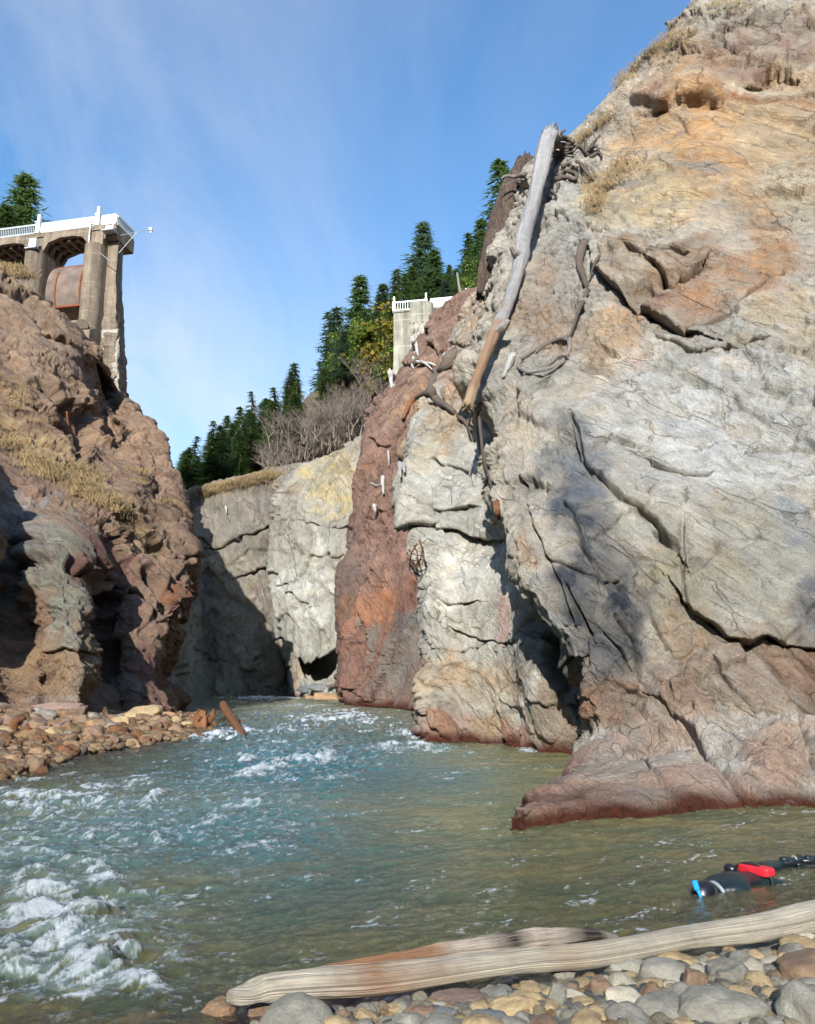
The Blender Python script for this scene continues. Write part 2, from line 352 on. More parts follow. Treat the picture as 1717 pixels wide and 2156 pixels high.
rowsA = [
 [(1120,1880,13),(1055,1870,9.9),(1180,1860,10.2),(1330,1845,10.6),(1500,1830,11.2),(1717,1810,11.9),(1950,1800,12.6),(2400,1800,13)],
 [(1130,1712,14),(1072,1750,9.9),(1180,1740,10.2),(1330,1724,10.6),(1500,1709,11.2),(1717,1691,11.9),(1950,1680,12.6),(2400,1680,13)],
 [(1140,1670,14.2),(1076,1692,10.3),(1180,1672,10.5),(1330,1670,10.9),(1500,1650,11.6),(1717,1630,12.4),(1950,1620,13),(2400,1600,13.4)],
 [(1190,1640,16),(1150,1652,12.6),(1225,1634,12.5),(1340,1612,12.5),(1500,1585,12.9),(1717,1565,13.4),(1950,1550,13.6),(2400,1530,13.8)],
 [(1240,1600,18),(1215,1600,14.9),(1270,1583,14.3),(1370,1562,14.2),(1510,1535,14.0),(1717,1505,14.2),(1950,1480,14.2),(2400,1460,14.2)],
 [(1275,1500,19.5),(1250,1535,16.0),(1292,1500,15.4),(1385,1480,15.2),(1510,1455,15.0),(1717,1420,15.0),(1950,1390,14.8),(2400,1350,14.6)],
 [(1255,1400,20.5),(1205,1385,16.6),(1275,1370,15.8),(1390,1355,15.8),(1520,1335,15.8),(1717,1310,15.5),(1950,1270,15.2),(2400,1200,14.8)],
 [(1185,1250,21.5),(1112,1262,17.4),(1215,1235,16.3),(1370,1220,16.5),(1520,1200,16.3),(1717,1170,16.1),(1950,1120,15.6),(2400,1030,15)],
 [(1145,1150,23),(1080,1168,18.6),(1190,1120,17.4),(1350,1090,17.5),(1510,1060,17.3),(1717,1030,17),(1950,980,16.2),(2400,870,15.4)],
 [(1095,1050,25),(1045,1064,20.8),(1160,1010,19.3),(1330,970,19),(1500,930,18.7),(1717,900,18.2),(1950,840,17),(2400,700,15.8)],
 [(1045,900,29),(1003,908,24.3),(1130,870,22),(1310,830,21),(1490,790,20.4),(1717,760,19.6),(1950,690,18),(2400,520,16.4)],
 [(1025,790,34),(985,802,28.2),(1110,740,25.5),(1290,700,23.4),(1480,660,22),(1717,630,21),(1950,550,19),(2400,350,17)],
 [(1045,690,39),(1005,700,32.5),(1110,620,29),(1280,570,26),(1470,540,24.4),(1717,500,22.8),(1950,410,20.4),(2400,180,18)],
 [(1065,600,43),(1030,592,36),(1130,500,32),(1290,440,29),(1470,400,26.5),(1717,360,25),(1950,270,22),(2400,0,19)],
 [(1095,480,45),(1066,478,38),(1165,395,34.8),(1310,310,31.8),(1480,240,29.2),(1717,200,27.5),(1950,100,24),(2400,-250,20)],
 [(1130,385,47),(1112,362,39),(1215,285,36.8),(1345,143,34.5),(1478,-4,33),(1640,-180,32),(1950,-450,30),(2400,-900,26)],
]
blA = [(1560,280,260,170,0,(196,152,98),.9),(1480,330,130,90,0,(204,154,92),.6),(1600,90,130,75,-20,(150,122,106),.85),(1420,130,60,90,30,(178,150,118),.7),
 (1640,300,90,120,0,(190,168,130),.7),(1690,420,60,60,0,(186,176,150),.7),
 (1400,215,45,22,-25,(140,104,86),.8),(1480,200,40,18,-25,(190,140,84),.7),(1600,205,110,8,5,(170,98,40),.8),(1600,195,80,14,5,(205,190,165),.8),
 (1375,330,30,10,10,(150,148,145),.7),(1450,345,60,10,15,(150,150,148),.7),(1345,370,60,8,0,(152,152,150),.7),
 (1370,430,95,75,0,(196,172,124),.8),(1520,590,160,70,-10,(178,126,78),.85),(1400,560,90,30,0,(158,128,96),.8),(1345,620,90,25,25,(140,98,70),.8),
 (1620,500,60,60,0,(186,140,90),.7),(1290,690,70,60,30,(190,140,90),.7),(1450,540,60,20,0,(150,130,110),.7),
 (1180,460,75,150,15,(172,168,160),.9),(1210,600,70,100,10,(164,156,142),.8),(1260,420,30,40,0,(205,180,130),.7),(1130,640,50,90,0,(168,138,110),.7),(1110,790,90,50,-20,(156,152,140),.7),
 (1170,690,60,40,0,(172,140,108),.7),(1270,760,50,90,0,(182,150,106),.8),(1330,800,90,60,0,(214,200,178),.85),(1335,770,22,14,0,(186,140,120),.8),
 (1500,720,120,30,10,(150,142,125),.6),(1550,900,260,170,0,(194,194,190),.85),(1650,680,90,60,-30,(200,176,138),.75),(1600,1170,150,150,0,(172,168,152),.9),(1490,1200,50,90,0,(160,152,128),.8),(1690,1080,40,60,0,(150,156,162),.7),
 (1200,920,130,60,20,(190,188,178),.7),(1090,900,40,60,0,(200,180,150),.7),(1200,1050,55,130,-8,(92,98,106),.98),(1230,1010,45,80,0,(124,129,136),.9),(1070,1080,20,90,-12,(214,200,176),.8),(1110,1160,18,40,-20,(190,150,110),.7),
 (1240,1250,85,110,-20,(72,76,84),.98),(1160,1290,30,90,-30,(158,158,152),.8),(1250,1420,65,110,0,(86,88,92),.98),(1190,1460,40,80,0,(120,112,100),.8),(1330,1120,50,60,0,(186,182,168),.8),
 (1400,1240,70,120,-10,(152,140,108),.85),(1440,1360,60,60,0,(166,140,108),.85),(1360,1490,130,70,10,(166,128,98),.85),(1600,1440,150,70,0,(158,122,94),.85),(1660,1370,90,40,10,(150,125,98),.8),
 (1690,1280,50,70,0,(108,110,116),.9),(1710,1450,30,90,0,(140,105,80),.7),
 (1250,1510,45,60,0,(160,120,92),.7),(1300,1570,150,24,6,(203,193,180),.9),(1420,1545,70,30,0,(190,165,145),.8),(1530,1560,60,40,20,(208,198,184),.8),(1660,1540,100,30,6,(204,190,174),.85),(1640,1610,90,40,0,(186,150,126),.8),
 (1330,1660,260,60,-3,(180,144,124),.85),(1160,1690,100,60,-20,(168,126,106),.85),(1490,1630,80,40,10,(188,158,138),.8)]
stA = [([(1235,950),(1275,1010),(1310,1045),(1350,1062),(1385,1085),(1412,1120),(1428,1158)],38,16,.42),
 ([(1452,1262),(1480,1285),(1516,1325),(1570,1337),(1600,1322),(1640,1335),(1730,1352)],42,16,.50),
 ([(1272,562),(1300,598),(1340,628),(1385,655),(1440,682)],55,22,.75),([(1380,560),(1410,588),(1440,590),(1476,562)],30,12,.5),
 ([(1330,520),(1370,530),(1410,522),(1440,530)],14,8,.25),
 ([(1440,680),(1500,668),(1560,640),(1640,560)],16,8,.16),
 ([(1585,172),(1612,168),(1640,160),(1672,165)],18,10,.4),([(1500,212),(1530,203),(1580,207),(1640,210),(1717,202)],14,7,.14),([(1375,238),(1405,230),(1436,200)],16,8,.16),
 ([(1365,1468),(1400,1492),(1440,1522),(1482,1572),(1530,1622),(1590,1690)],20,9,.22),([(1500,1400),(1560,1475),(1590,1500),(1640,1512),(1680,1560),(1717,1640)],18,8,.2),
 ([(1440,1100),(1437,1180),(1440,1262)],14,7,.12),([(1200,1080),(1240,1150),(1300,1210),(1345,1265)],14,8,.14),([(1230,1140),(1270,1195),(1320,1290)],14,7,.16),
 ([(1350,1240),(1385,1330),(1400,1370)],12,7,.14),([(1210,890),(1235,930),(1250,1000)],12,7,.2),([(1380,965),(1440,985),(1490,990)],16,8,.22),([(1160,1170),(1230,1195),(1290,1205)],10,6,.12),
 ([(1380,700),(1450,735),(1530,728),(1600,735)],14,8,.2),([(1100,1010),(1130,1100),(1170,1200),(1205,1300)],12,7,.12),([(1340,1570),(1370,1610),(1420,1640)],8,5,.1),
 ([(1250,940),(1290,925),(1340,935)],10,6,.12),([(1160,1368),(1190,1374),(1216,1374)],12,10,.12),
 ([(1300,1300),(1330,1345),(1340,1420)],12,7,.2),([(1500,60),(1580,40),(1700,10)],12,6,.15),([(1480,120),(1560,90),(1640,70)],12,6,.14),
 ([(1270,1330),(1300,1360),(1320,1400)],9,6,.15),([(1195,1230),(1225,1290),(1245,1340)],9,6,.14)]
pitA = [(1405,1130,26,16,30,-.7),(1630,152,34,14,-8,-1.0),(1345,610,34,22,20,-.6),(1420,578,26,8,-10,-.4),(1320,660,20,20,0,-.35)]
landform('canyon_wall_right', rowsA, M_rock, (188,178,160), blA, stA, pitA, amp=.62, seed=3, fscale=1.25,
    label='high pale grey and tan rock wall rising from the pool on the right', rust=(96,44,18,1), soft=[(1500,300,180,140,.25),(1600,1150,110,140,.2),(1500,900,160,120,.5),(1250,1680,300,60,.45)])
rowsB = [
 [(945,1680,31),(935,1690,23.5),(1000,1700,22.8),(1080,1710,21.5),(1170,1720,19.8),(1300,1720,19)],
 [(950,1540,32),(923,1563,23.8),(990,1576,22.8),(1080,1590,21.5),(1160,1606,19.8),(1290,1600,19.4)],
 [(940,1450,32),(914,1460,24.3),(985,1460,23.4),(1070,1455,22.4),(1150,1500,20.6),(1290,1500,20)],
 [(925,1350,33),(895,1360,25),(970,1350,24),(1060,1340,23.2),(1130,1380,21.6),(1290,1380,21)],
 [(915,1250,34),(883,1255,25.6),(960,1240,24.8),(1050,1230,24),(1130,1250,22.9),(1250,1240,22)],
 [(925,1180,35),(902,1192,26.8),(960,1170,26),(1040,1150,25),(1120,1150,24),(1230,1150,23)],
 [(905,1110,36),(878,1120,27.5),(940,1090,27),(1020,1070,26.3),(1090,1060,25.8),(1200,1050,25)],
 [(885,1030,38),(850,1040,28.8),(915,1010,28.6),(990,990,28),(1060,960,27.4),(1180,950,27)],
 [(885,940,41),(852,950,31),(905,920,31),(970,890,30.6),(1040,870,30),(1150,860,29)],
 [(912,860,47),(885,862,36),(930,840,35),(975,815,34),(1040,790,33),(1150,780,32)],
 [(950,790,53),(925,792,42),(955,770,40),(1000,740,38),(1050,700,37),(1150,690,36)],
 [(985,700,58),(960,712,48),(985,690,45),(1020,650,43),(1060,600,41),(1150,590,40)],
 [(1012,635,62),(985,642,54),(1010,620,50),(1035,560,46),(1080,470,44),(1160,460,43)]]
for k_, dd_ in ((2, 1.0), (3, 1.6), (4, 1.9), (5, 1.9), (6, 1.5), (7, 1.0)):
    r_ = rowsB[k_]; r_[3] = (r_[3][0], r_[3][1], r_[3][2]-dd_*.5); r_[4] = (r_[4][0], r_[4][1], r_[4][2]-dd_); r_[5] = (r_[5][0], r_[5][1], r_[5][2]-dd_)
blB = [(930,890,60,60,20,(188,156,112),.85),(905,960,50,30,0,(205,190,160),.7),(975,1010,90,70,0,(204,201,188),.8),(960,1100,60,40,10,(196,190,172),.7),(990,1190,80,60,10,(226,222,208),.9),
 (930,1240,50,40,0,(222,216,200),.8),(1090,1260,30,120,-10,(160,156,142),.85),(960,1340,80,60,0,(186,180,162),.8),(1045,1300,14,55,-12,(190,150,134),.9),
 (1100,1380,40,70,0,(126,122,112),.85),(1000,1430,110,40,0,(198,164,122),.85),(990,1470,90,20,0,(216,202,176),.85),(1010,1530,110,40,0,(176,122,84),.85),(1030,1520,20,40,20,(215,180,120),.7),(1190,1540,50,70,0,(168,130,100),.9),
 (1190,1440,50,60,0,(140,122,98),.8),(1000,740,60,60,0,(158,136,116),.8),(960,780,50,40,0,(160,120,92),.8),(1000,660,50,50,0,(176,142,108),.8),(1020,850,50,40,0,(186,172,150),.7),(965,830,30,25,0,(188,142,100),.8),(1050,760,40,40,0,(150,112,86),.7)]
stB = [([(865,1090),(900,1110),(960,1108),(1010,1120)],24,12,.45),([(880,1060),(930,1075),(990,1070)],16,8,.25),([(920,1235),(950,1262),(985,1265)],14,8,.22),
 ([(900,960),(930,975),(975,980)],12,7,.2),([(990,900),(1020,980),(1045,1060)],14,8,.25),([(960,1320),(1010,1345),(1060,1345)],12,7,.15),([(930,700),(950,720),(990,725)],12,7,.35),([(1050,690),(1075,730),(1080,770)],16,12,.5)]
pitB = [(1178,1400,34,60,-20,-.9)]
landform('canyon_wall_buttress', rowsB, M_rock, (196,190,174), blB, stB, pitB, amp=.7, seed=14, fscale=1.1,
    label='cream white rock buttress standing in the river behind the near ledge', rust=(100,46,20,1.3), soft=[(1000,1250,90,90,.4),(1000,1450,110,60,.5)])
rowsC = [
 [(745,1560,78),(732,1545,57),(790,1548,50),(860,1555,46),(930,1560,44),(1000,1560,42)],
 [(760,1470,78),(730,1483,57),(790,1493,50),(860,1501,45.5),(925,1506,43),(1000,1505,42)],
 [(755,1400,79),(726,1405,58),(790,1400,52),(860,1400,47),(930,1400,45),(1000,1400,44)],
 [(750,1300,81),(722,1305,59),(785,1290,53.5),(850,1280,49),(920,1280,47),(1000,1280,46)],
 [(755,1200,82),(722,1215,60),(790,1190,55),(850,1180,51),(920,1180,49),(1000,1180,48)],
 [(780,1100,83),(752,1110,62),(800,1090,57.5),(855,1080,54),(910,1080,52),(1000,1080,50)],
 [(790,1000,85),(765,1000,64),(810,990,60),(860,980,57),(910,970,55),(1000,970,53)],
 [(800,910,87),(772,915,66),(815,900,62.5),(865,890,60),(915,880,58),(1000,880,56)],
 [(820,850,89),(793,858,68),(830,840,65),(880,820,62.5),(930,810,61),(1000,800,59)],
 [(855,790,91),(834,806,70),(862,785,68),(905,755,66),(950,735,64),(1010,720,62)],
 [(900,705,91),(888,742,73),(908,710,71),(938,690,69),(970,670,67),(1020,650,65)],
 [(955,645,93),(922,668,75),(940,654,73),(960,646,71),(985,632,69),(1030,620,67)]]
blC = [(800,1180,70,90,0,(168,126,108),.8),(745,1200,30,90,0,(128,110,98),.85),(800,1290,75,40,0,(190,122,74),.8),(770,1400,40,80,0,(158,104,84),.8),(855,1390,55,90,0,(140,132,122),.85),(850,1300,30,30,0,(126,126,126),.8),
 (880,1240,30,30,0,(150,92,70),.7),(830,1470,110,25,0,(164,122,104),.8),(880,1020,30,60,0,(178,156,118),.8),(810,1000,40,90,0,(160,120,98),.8),(840,880,60,40,0,(168,134,112),.8),(900,860,50,40,0,(176,136,94),.85),(930,740,50,50,0,(168,134,110),.8),(880,790,40,30,0,(170,134,104),.7)]
landform('canyon_wall_red', rowsC, M_rock2, (150,114,95), blC, [([(800,1480),(860,1490),(900,1478)],10,5,.5),([(880,1120),(885,1180),(870,1230)],12,8,.6),([(800,930),(835,930),(850,905)],12,7,.8),([(835,770),(880,765),(900,770)],9,6,.8),([(740,1440),(770,1455),(790,1462)],8,5,.6),([(900,680),(930,740),(960,760)],9,6,.8)], [],
    amp=1.15, seed=25, fscale=.62, label='reddish brown rock wall with an orange stain above the far rapids', rust=(90,44,22,2.2), rotb=(.1,-.2,1))
rowsD = [
 [(600,1530,92),(640,1520,76),(680,1520,72.5),(730,1520,68),(800,1520,64)],
 [(600,1466,92),(632,1467,76.5),(680,1468,73),(727,1471,69),(800,1474,66)],
 [(585,1380,93),(612,1380,78),(670,1390,77.5),(725,1380,72),(800,1380,68)],
 [(575,1290,93),(598,1290,79),(660,1290,74.5),(720,1290,73),(800,1290,70)],
 [(560,1180,94),(580,1180,81),(650,1180,78),(720,1180,75.5),(800,1180,72)],
 [(565,1080,97),(588,1080,84),(650,1070,82),(720,1070,78.5),(800,1060,75)],
 [(575,1015,100),(598,1020,88),(655,1000,86),(720,980,82.5),(800,970,79)],
 [(590,1000,103),(612,1006,92),(665,972,90),(720,938,87),(800,895,83)]]
blD = [(700,1010,62,62,20,(192,170,112),.9),(660,1240,60,70,0,(204,202,188),.9),(620,1100,40,60,0,(160,152,136),.8),(720,1200,30,60,0,(170,160,144),.7),(700,1400,40,60,0,(176,172,158),.8),(620,1400,14,40,0,(196,150,96),.7),(745,950,40,40,0,(170,150,112),.7),(610,1030,30,20,0,(140,118,96),.7)]
landform('canyon_wall_grey', rowsD, M_rock2, (176,170,154), blD, [([(575,1180),(610,1240),(650,1262)],12,6,.7),([(640,1345),(680,1352),(715,1345)],30,22,1.8),([(640,1090),(700,1110),(730,1105)],12,6,.7),([(620,1210),(665,1170),(720,1165)],8,5,.4)], [(670,1400,36,34,10,-2.6)],
    amp=1.0, seed=36, fscale=.55, label='pale grey and yellow rock wall with a hollow at its foot in the gorge', rust=(120,80,50,1.6))
rowsE = [
 [(300,1520,125),(400,1520,88),(460,1520,85),(520,1520,85),(580,1520,86),(660,1520,90)],
 [(300,1472,125),(400,1472,89),(460,1472,86),(520,1472,86),(580,1471,87),(660,1470,91)],
 [(310,1380,125),(395,1380,90),(455,1380,88),(520,1380,87),(580,1380,88),(660,1380,92)],
 [(320,1280,125),(392,1280,91),(450,1280,89),(515,1280,88),(580,1280,89),(660,1280,93)],
 [(340,1180,126),(388,1180,93),(445,1180,90),(512,1180,89),(580,1180,91),(660,1180,94)],
 [(370,1110,128),(388,1102,95),(440,1100,92),(510,1100,91),(580,1100,93),(660,1100,96)],
 [(388,1075,129),(402,1067,97),(445,1050,94),(512,1045,93),(580,1045,95),(660,1040,98)],
 [(410,1052,130),(428,1038,100),(462,1020,97),(520,1004,96),(590,994,98),(660,985,100)]]
landform('canyon_wall_dark', rowsE, M_rock2, (146,136,120), [(480,1018,120,16,-12,(164,138,92),.85),(400,1060,20,40,20,(140,112,70),.7),(540,1100,60,80,0,(134,126,114),.7),(450,1180,60,30,0,(150,142,124),.7)],
    [([(440,1150),(480,1140),(560,1110)],12,5,.7),([(400,1130),(425,1128),(440,1135)],8,5,.6),([(500,1210),(560,1195),(585,1180)],10,5,.6)], [], amp=.9, seed=47, fscale=.55, back=(30,-2),
    label='dark weathered rock shoulder with a dry grass cap at the end of the gorge')
rowsL = [
 [(-1200,1700,14),(-400,1620,20),(0,1560,27),(80,1550,28),(150,1545,29),(195,1540,30),(235,1530,35),(290,1525,35),(345,1515,38),(390,1500,60)],
 [(-1200,1480,14.5),(-405,1480,20.6),(0,1480,28),(60,1478,28.5),(140,1478,29),(190,1480,30),(228,1475,36),(285,1480,35.5),(342,1480,38.5),(395,1470,62)],
 [(-1200,1280,15),(-410,1300,20.9),(0,1370,30),(70,1365,30),(140,1370,29.3),(198,1380,30.5),(235,1375,37.5),(290,1380,37),(338,1390,40),(385,1390,64)],
 [(-1200,1080,16),(-412,1110,21.2),(0,1255,32),(72,1250,31),(140,1260,30.3),(203,1270,31.8),(240,1260,38.5),(300,1265,39),(408,1272,42),(405,1270,66)],
 [(-1200,900,17),(-412,930,21.8),(0,1140,34),(70,1150,33.5),(130,1150,33.2),(192,1165,35),(250,1160,40.5),(320,1170,43),(410,1182,47),(405,1170,68)],
 [(-1200,730,19),(-400,800,22.8),(0,1045,37),(70,1060,38),(140,1070,39),(210,1080,41),(270,1080,44),(330,1085,48),(386,1085,53),(382,1080,72)],
 [(-1200,570,24),(-340,740,30),(0,950,42),(80,965,44),(150,980,46),(215,995,48.5),(270,990,50.5),(325,990,53),(379,1020,56),(374,1010,76)],
 [(-1200,430,30),(-280,710,40),(0,845,48),(70,860,49.5),(130,880,52),(190,905,57),(235,925,61),(285,905,58),(335,930,58.5),(338,920,80)],
 [(-1200,310,36),(-240,625,47),(0,745,54),(60,760,55),(120,790,56.5),(175,815,60),(212,855,67),(252,880,63),(318,888,61),(322,882,84)],
 [(-1200,210,42),(-220,530,53),(0,645,58),(50,670,59),(100,700,60),(152,742,61.5),(203,800,68),(228,860,72),(295,873,65),(302,870,88)],
 [(-1200,130,48),(-200,440,59),(0,562,62),(50,592,63),(100,632,64),(142,675,65),(205,752,67),(225,800,75),(286,867,73),(300,868,92)]]
for k_, r_ in enumerate(rowsL):
    p_ = r_[-2]; r_[-1] = (p_[0]-45, p_[1]+50, p_[2]+9) if k_ > 1 else (p_[0]+25, p_[1]-8, p_[2]+16)
blL = [(60,700,110,80,30,(168,140,112),.8),(40,600,60,30,30,(176,146,106),.7),(130,780,60,60,40,(160,132,106),.8),(60,880,90,60,20,(164,130,94),.8),(270,930,70,50,20,(162,130,98),.8),(350,1010,40,50,0,(156,122,98),.8),
 (110,960,150,30,33,(186,156,104),.85),(200,1050,110,26,33,(184,152,100),.8),(40,1070,70,40,20,(154,150,146),.85),(120,1130,60,40,20,(150,138,120),.7),(310,1080,60,40,0,(160,130,98),.8),(320,1140,60,30,0,(178,150,108),.7),
 (130,1240,80,110,0,(138,142,128),.92),(60,1150,50,40,20,(148,142,136),.7),(110,1405,80,60,0,(162,130,92),.9),(175,1440,25,60,0,(140,128,108),.8),(245,1180,60,50,30,(128,84,78),.9),(260,1290,40,60,-20,(146,112,104),.85),
 (300,1230,40,40,0,(150,120,100),.7),(385,1272,50,20,0,(130,84,74),.9),(380,1235,40,16,0,(150,92,52),.85),(310,1420,30,60,0,(132,92,84),.85),(270,1440,20,20,0,(170,160,148),.7),(90,1472,110,10,0,(180,165,150),.6)]
stL = [([(0,600),(60,640),(100,700),(140,720)],14,9,.5),([(60,1140),(130,1150),(190,1190)],12,8,.5),([(70,1360),(130,1362),(200,1365)],12,7,.25),([(330,1150),(370,1170),(405,1165)],14,9,.4),([(335,1235),(380,1255),(410,1250)],16,10,.4),([(380,1300),(400,1310),(415,1290)],10,14,.3),
 ([(200,1180),(240,1215),(300,1245),(330,1290)],16,10,.45),([(300,960),(330,1000),(335,1040)],10,8,.4),([(150,850),(160,900),(165,960)],12,10,.7)]
landform('canyon_wall_left', rowsL, M_rockL, (154,122,96), blL, stL, [(165,900,26,60,-10,-2.2),(232,1350,22,110,4,-2.0),(340,1250,16,60,-30,-1.5)], amp=.95, seed=58, fscale=1.0, rotb=(.7,.3,-.5), bed=(1.1,1,.6),
    label='broken brown rock wall with dry grass ledges below the spillway')
# hillside that shades the left side of the picture, and carries the slope upstream of the dam
def hill(name, rows, mat, base, label, seed, amp=1.0, cols=()):
    return landform(name, rows, mat, base, cols, (), (), amp=amp, seed=seed, fscale=.35, ppx=3, label=label, back=(25, -6))
# wooded slopes downstream, behind and beside the camera: unseen, added to cut the low sky fill
ang = np.radians(np.linspace(62, 298, 150)); rr_ = np.linspace(0, 1, 40); AG, RR = np.meshgrid(ang, rr_)
el_ = np.tan(np.radians(np.where(np.abs(np.degrees(AG)-180) < 150, 33-17*np.exp(-((np.degrees(AG)-189)/26)**2), 33))); rad_ = 34+110*RR
xx = np.sin(AG)*rad_; yy = np.cos(AG)*rad_; Pz = np.stack([xx, yy, 0*xx], -1).reshape(-1, 3)
hz = (rad_*el_*smooth(0, .75, RR)).ravel()*(1+.10*fbm(Pz*.06, 3, 7))+fbm(Pz*.3, 3, 8)*2.5-.8
M_wood = simple_mat('added_wooded_slope', (.035, .05, .022), .95, .35, .5, 1.0, 1.0)
o_ = mesh_np('hill', np.stack([xx.ravel(), yy.ravel(), hz], -1), grid_faces(40, 150), M_wood); tag(o_, 'added dark wooded slope out of view behind the camera, cutting sky light', 'hill', None, 'structure')
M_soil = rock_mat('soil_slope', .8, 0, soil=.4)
hill('hill', [
 [(250,1200,150),(340,1180,112),(430,1150,108),(560,1100,108),(700,1050,105),(860,950,102),(1000,850,100),(1200,800,98)],
 [(250,1150,152),(345,1120,114),(430,1060,112),(570,1000,112),(700,930,108),(860,850,106),(1000,760,104),(1200,700,102)],
 [(260,1120,156),(355,1095,117),(445,1015,117),(580,945,117),(700,840,113),(850,740,112),(1000,650,110),(1200,550,108)],
 [(270,1115,165),(370,1088,122),(470,1000,125),(600,905,125),(720,790,122),(860,690,120),(1010,590,118),(1200,450,115)]],
 M_soil, (126,108,84), 'wooded brown slope rising behind the gorge', 71, 1.0, [(700,900,120,80,0,(120,104,80),.6),(560,980,60,30,0,(120,110,70),.6)])
# ================================================================== RIVER BED, SHORES, WATER
def wxy(pts): return [(ground(*p)[0], -ground(*p)[1]) for p in pts]
NEAR = wxy([(-900, 2330), (180, 2330), (420, 2185), (480, 2112), (700, 2075), (1000, 2045), (1300, 1985), (1500, 1950), (1717, 1908), (2600, 1740)])
LBAR = wxy([(-1400, 1720), (-200, 1668), (0, 1645), (90, 1625), (160, 1592), (290, 1573), (430, 1558), (470, 1540), (430, 1503), (340, 1497), (100, 1470)])
def bed_height(x, y):
    dn, sn = poly_dist(x, -y, NEAR); dl, slb = poly_dist(x, -y, LBAR)
    zn = np.where(sn > 0, -.14-.17*dn, -.03+.09*np.minimum(dn, 4))
    zl = np.where(slb > 0, .03+.085*np.minimum(dl, 12), -.05-.22*dl)
    z = np.maximum(np.maximum(zn, zl), -1.7)
    zs = -.13-.07*np.abs(x+2.6)*(x < -.4)-.4*np.maximum(0, y-4.7)                     # rocky shallows at the lower left
    z = np.where((y < 6.2), np.maximum(z, np.where(x < .2, zs, -9)), z)
    return z, np.where(sn > 0, dn, -dn), np.where(slb > 0, dl, -dl)
def polar(a0, a1, na, d0, d1, nd):
    A = np.radians(np.linspace(a0, a1, na)); Dd = np.exp(np.linspace(math.log(d0), math.log(d1), nd))
    A, Dd = np.meshgrid(A, Dd); return (np.tan(A)*Dd).ravel(), Dd.ravel(), nd, na
x, y, nd, na = polar(-58, 58, int(900/QK), 2.6, 150, int(620/QK))
z, sN, sL = bed_height(x, y)
Pq = np.stack([x, y, np.zeros_like(x)], -1)
wrp = np.stack([fbm(Pq*1.5, 3, 5), fbm(Pq*1.5+9, 3, 6), 0*x], -1)*.25
v1, e1 = facets((Pq+wrp)*5.5, 81, .3, 40); v2, e2 = facets((Pq+wrp)*2.6, 82, .3, 40)
near = smooth(26, 10, y)
z = z+fbm(Pq*.8, 4, 83)*.10+near*((v1*.5+smooth(0, .35, e1)*.5)*.07+(v2*.6+smooth(0, .3, e2)*.6)*.08-.07)*(1-.7*smooth(.1, -.1, sN))
z = z+smooth(.5, 2.5, sL)*fbm(Pq*.6, 5, 84)*.35
cob = srgb(140, 130, 112); colr = np.tile(cob, (len(x), 1))
tone = (v2*1.1+v1*.7)[:, None]
under = smooth(.02, -.12, z)[:, None]; barm = smooth(-1.5, .3, sL)[:, None]
colr = colr*(1-barm)+srgb(165, 130, 95)*barm
colr = colr*(1-under)+(srgb(206, 174, 104)*(1-barm)+srgb(120, 72, 34)*barm)*under
redm = (smooth(.3, -.8, x)*smooth(6.6, 5.0, y))[:, None]; colr = colr*(1-redm)+srgb(134, 66, 36)*redm
colr = colr*(1+tone)
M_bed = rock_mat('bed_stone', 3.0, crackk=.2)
bed = mesh_np('ground', np.stack([x, y, z], -1), grid_faces(nd, na), M_bed, col=colr*ALB)
tag(bed, 'stony river bed and gravel banks of the gorge', 'ground', None, 'structure')
def zbed(px_, py_):
    return float(bed_height(np.array([px_]), np.array([py_]))[0][0])
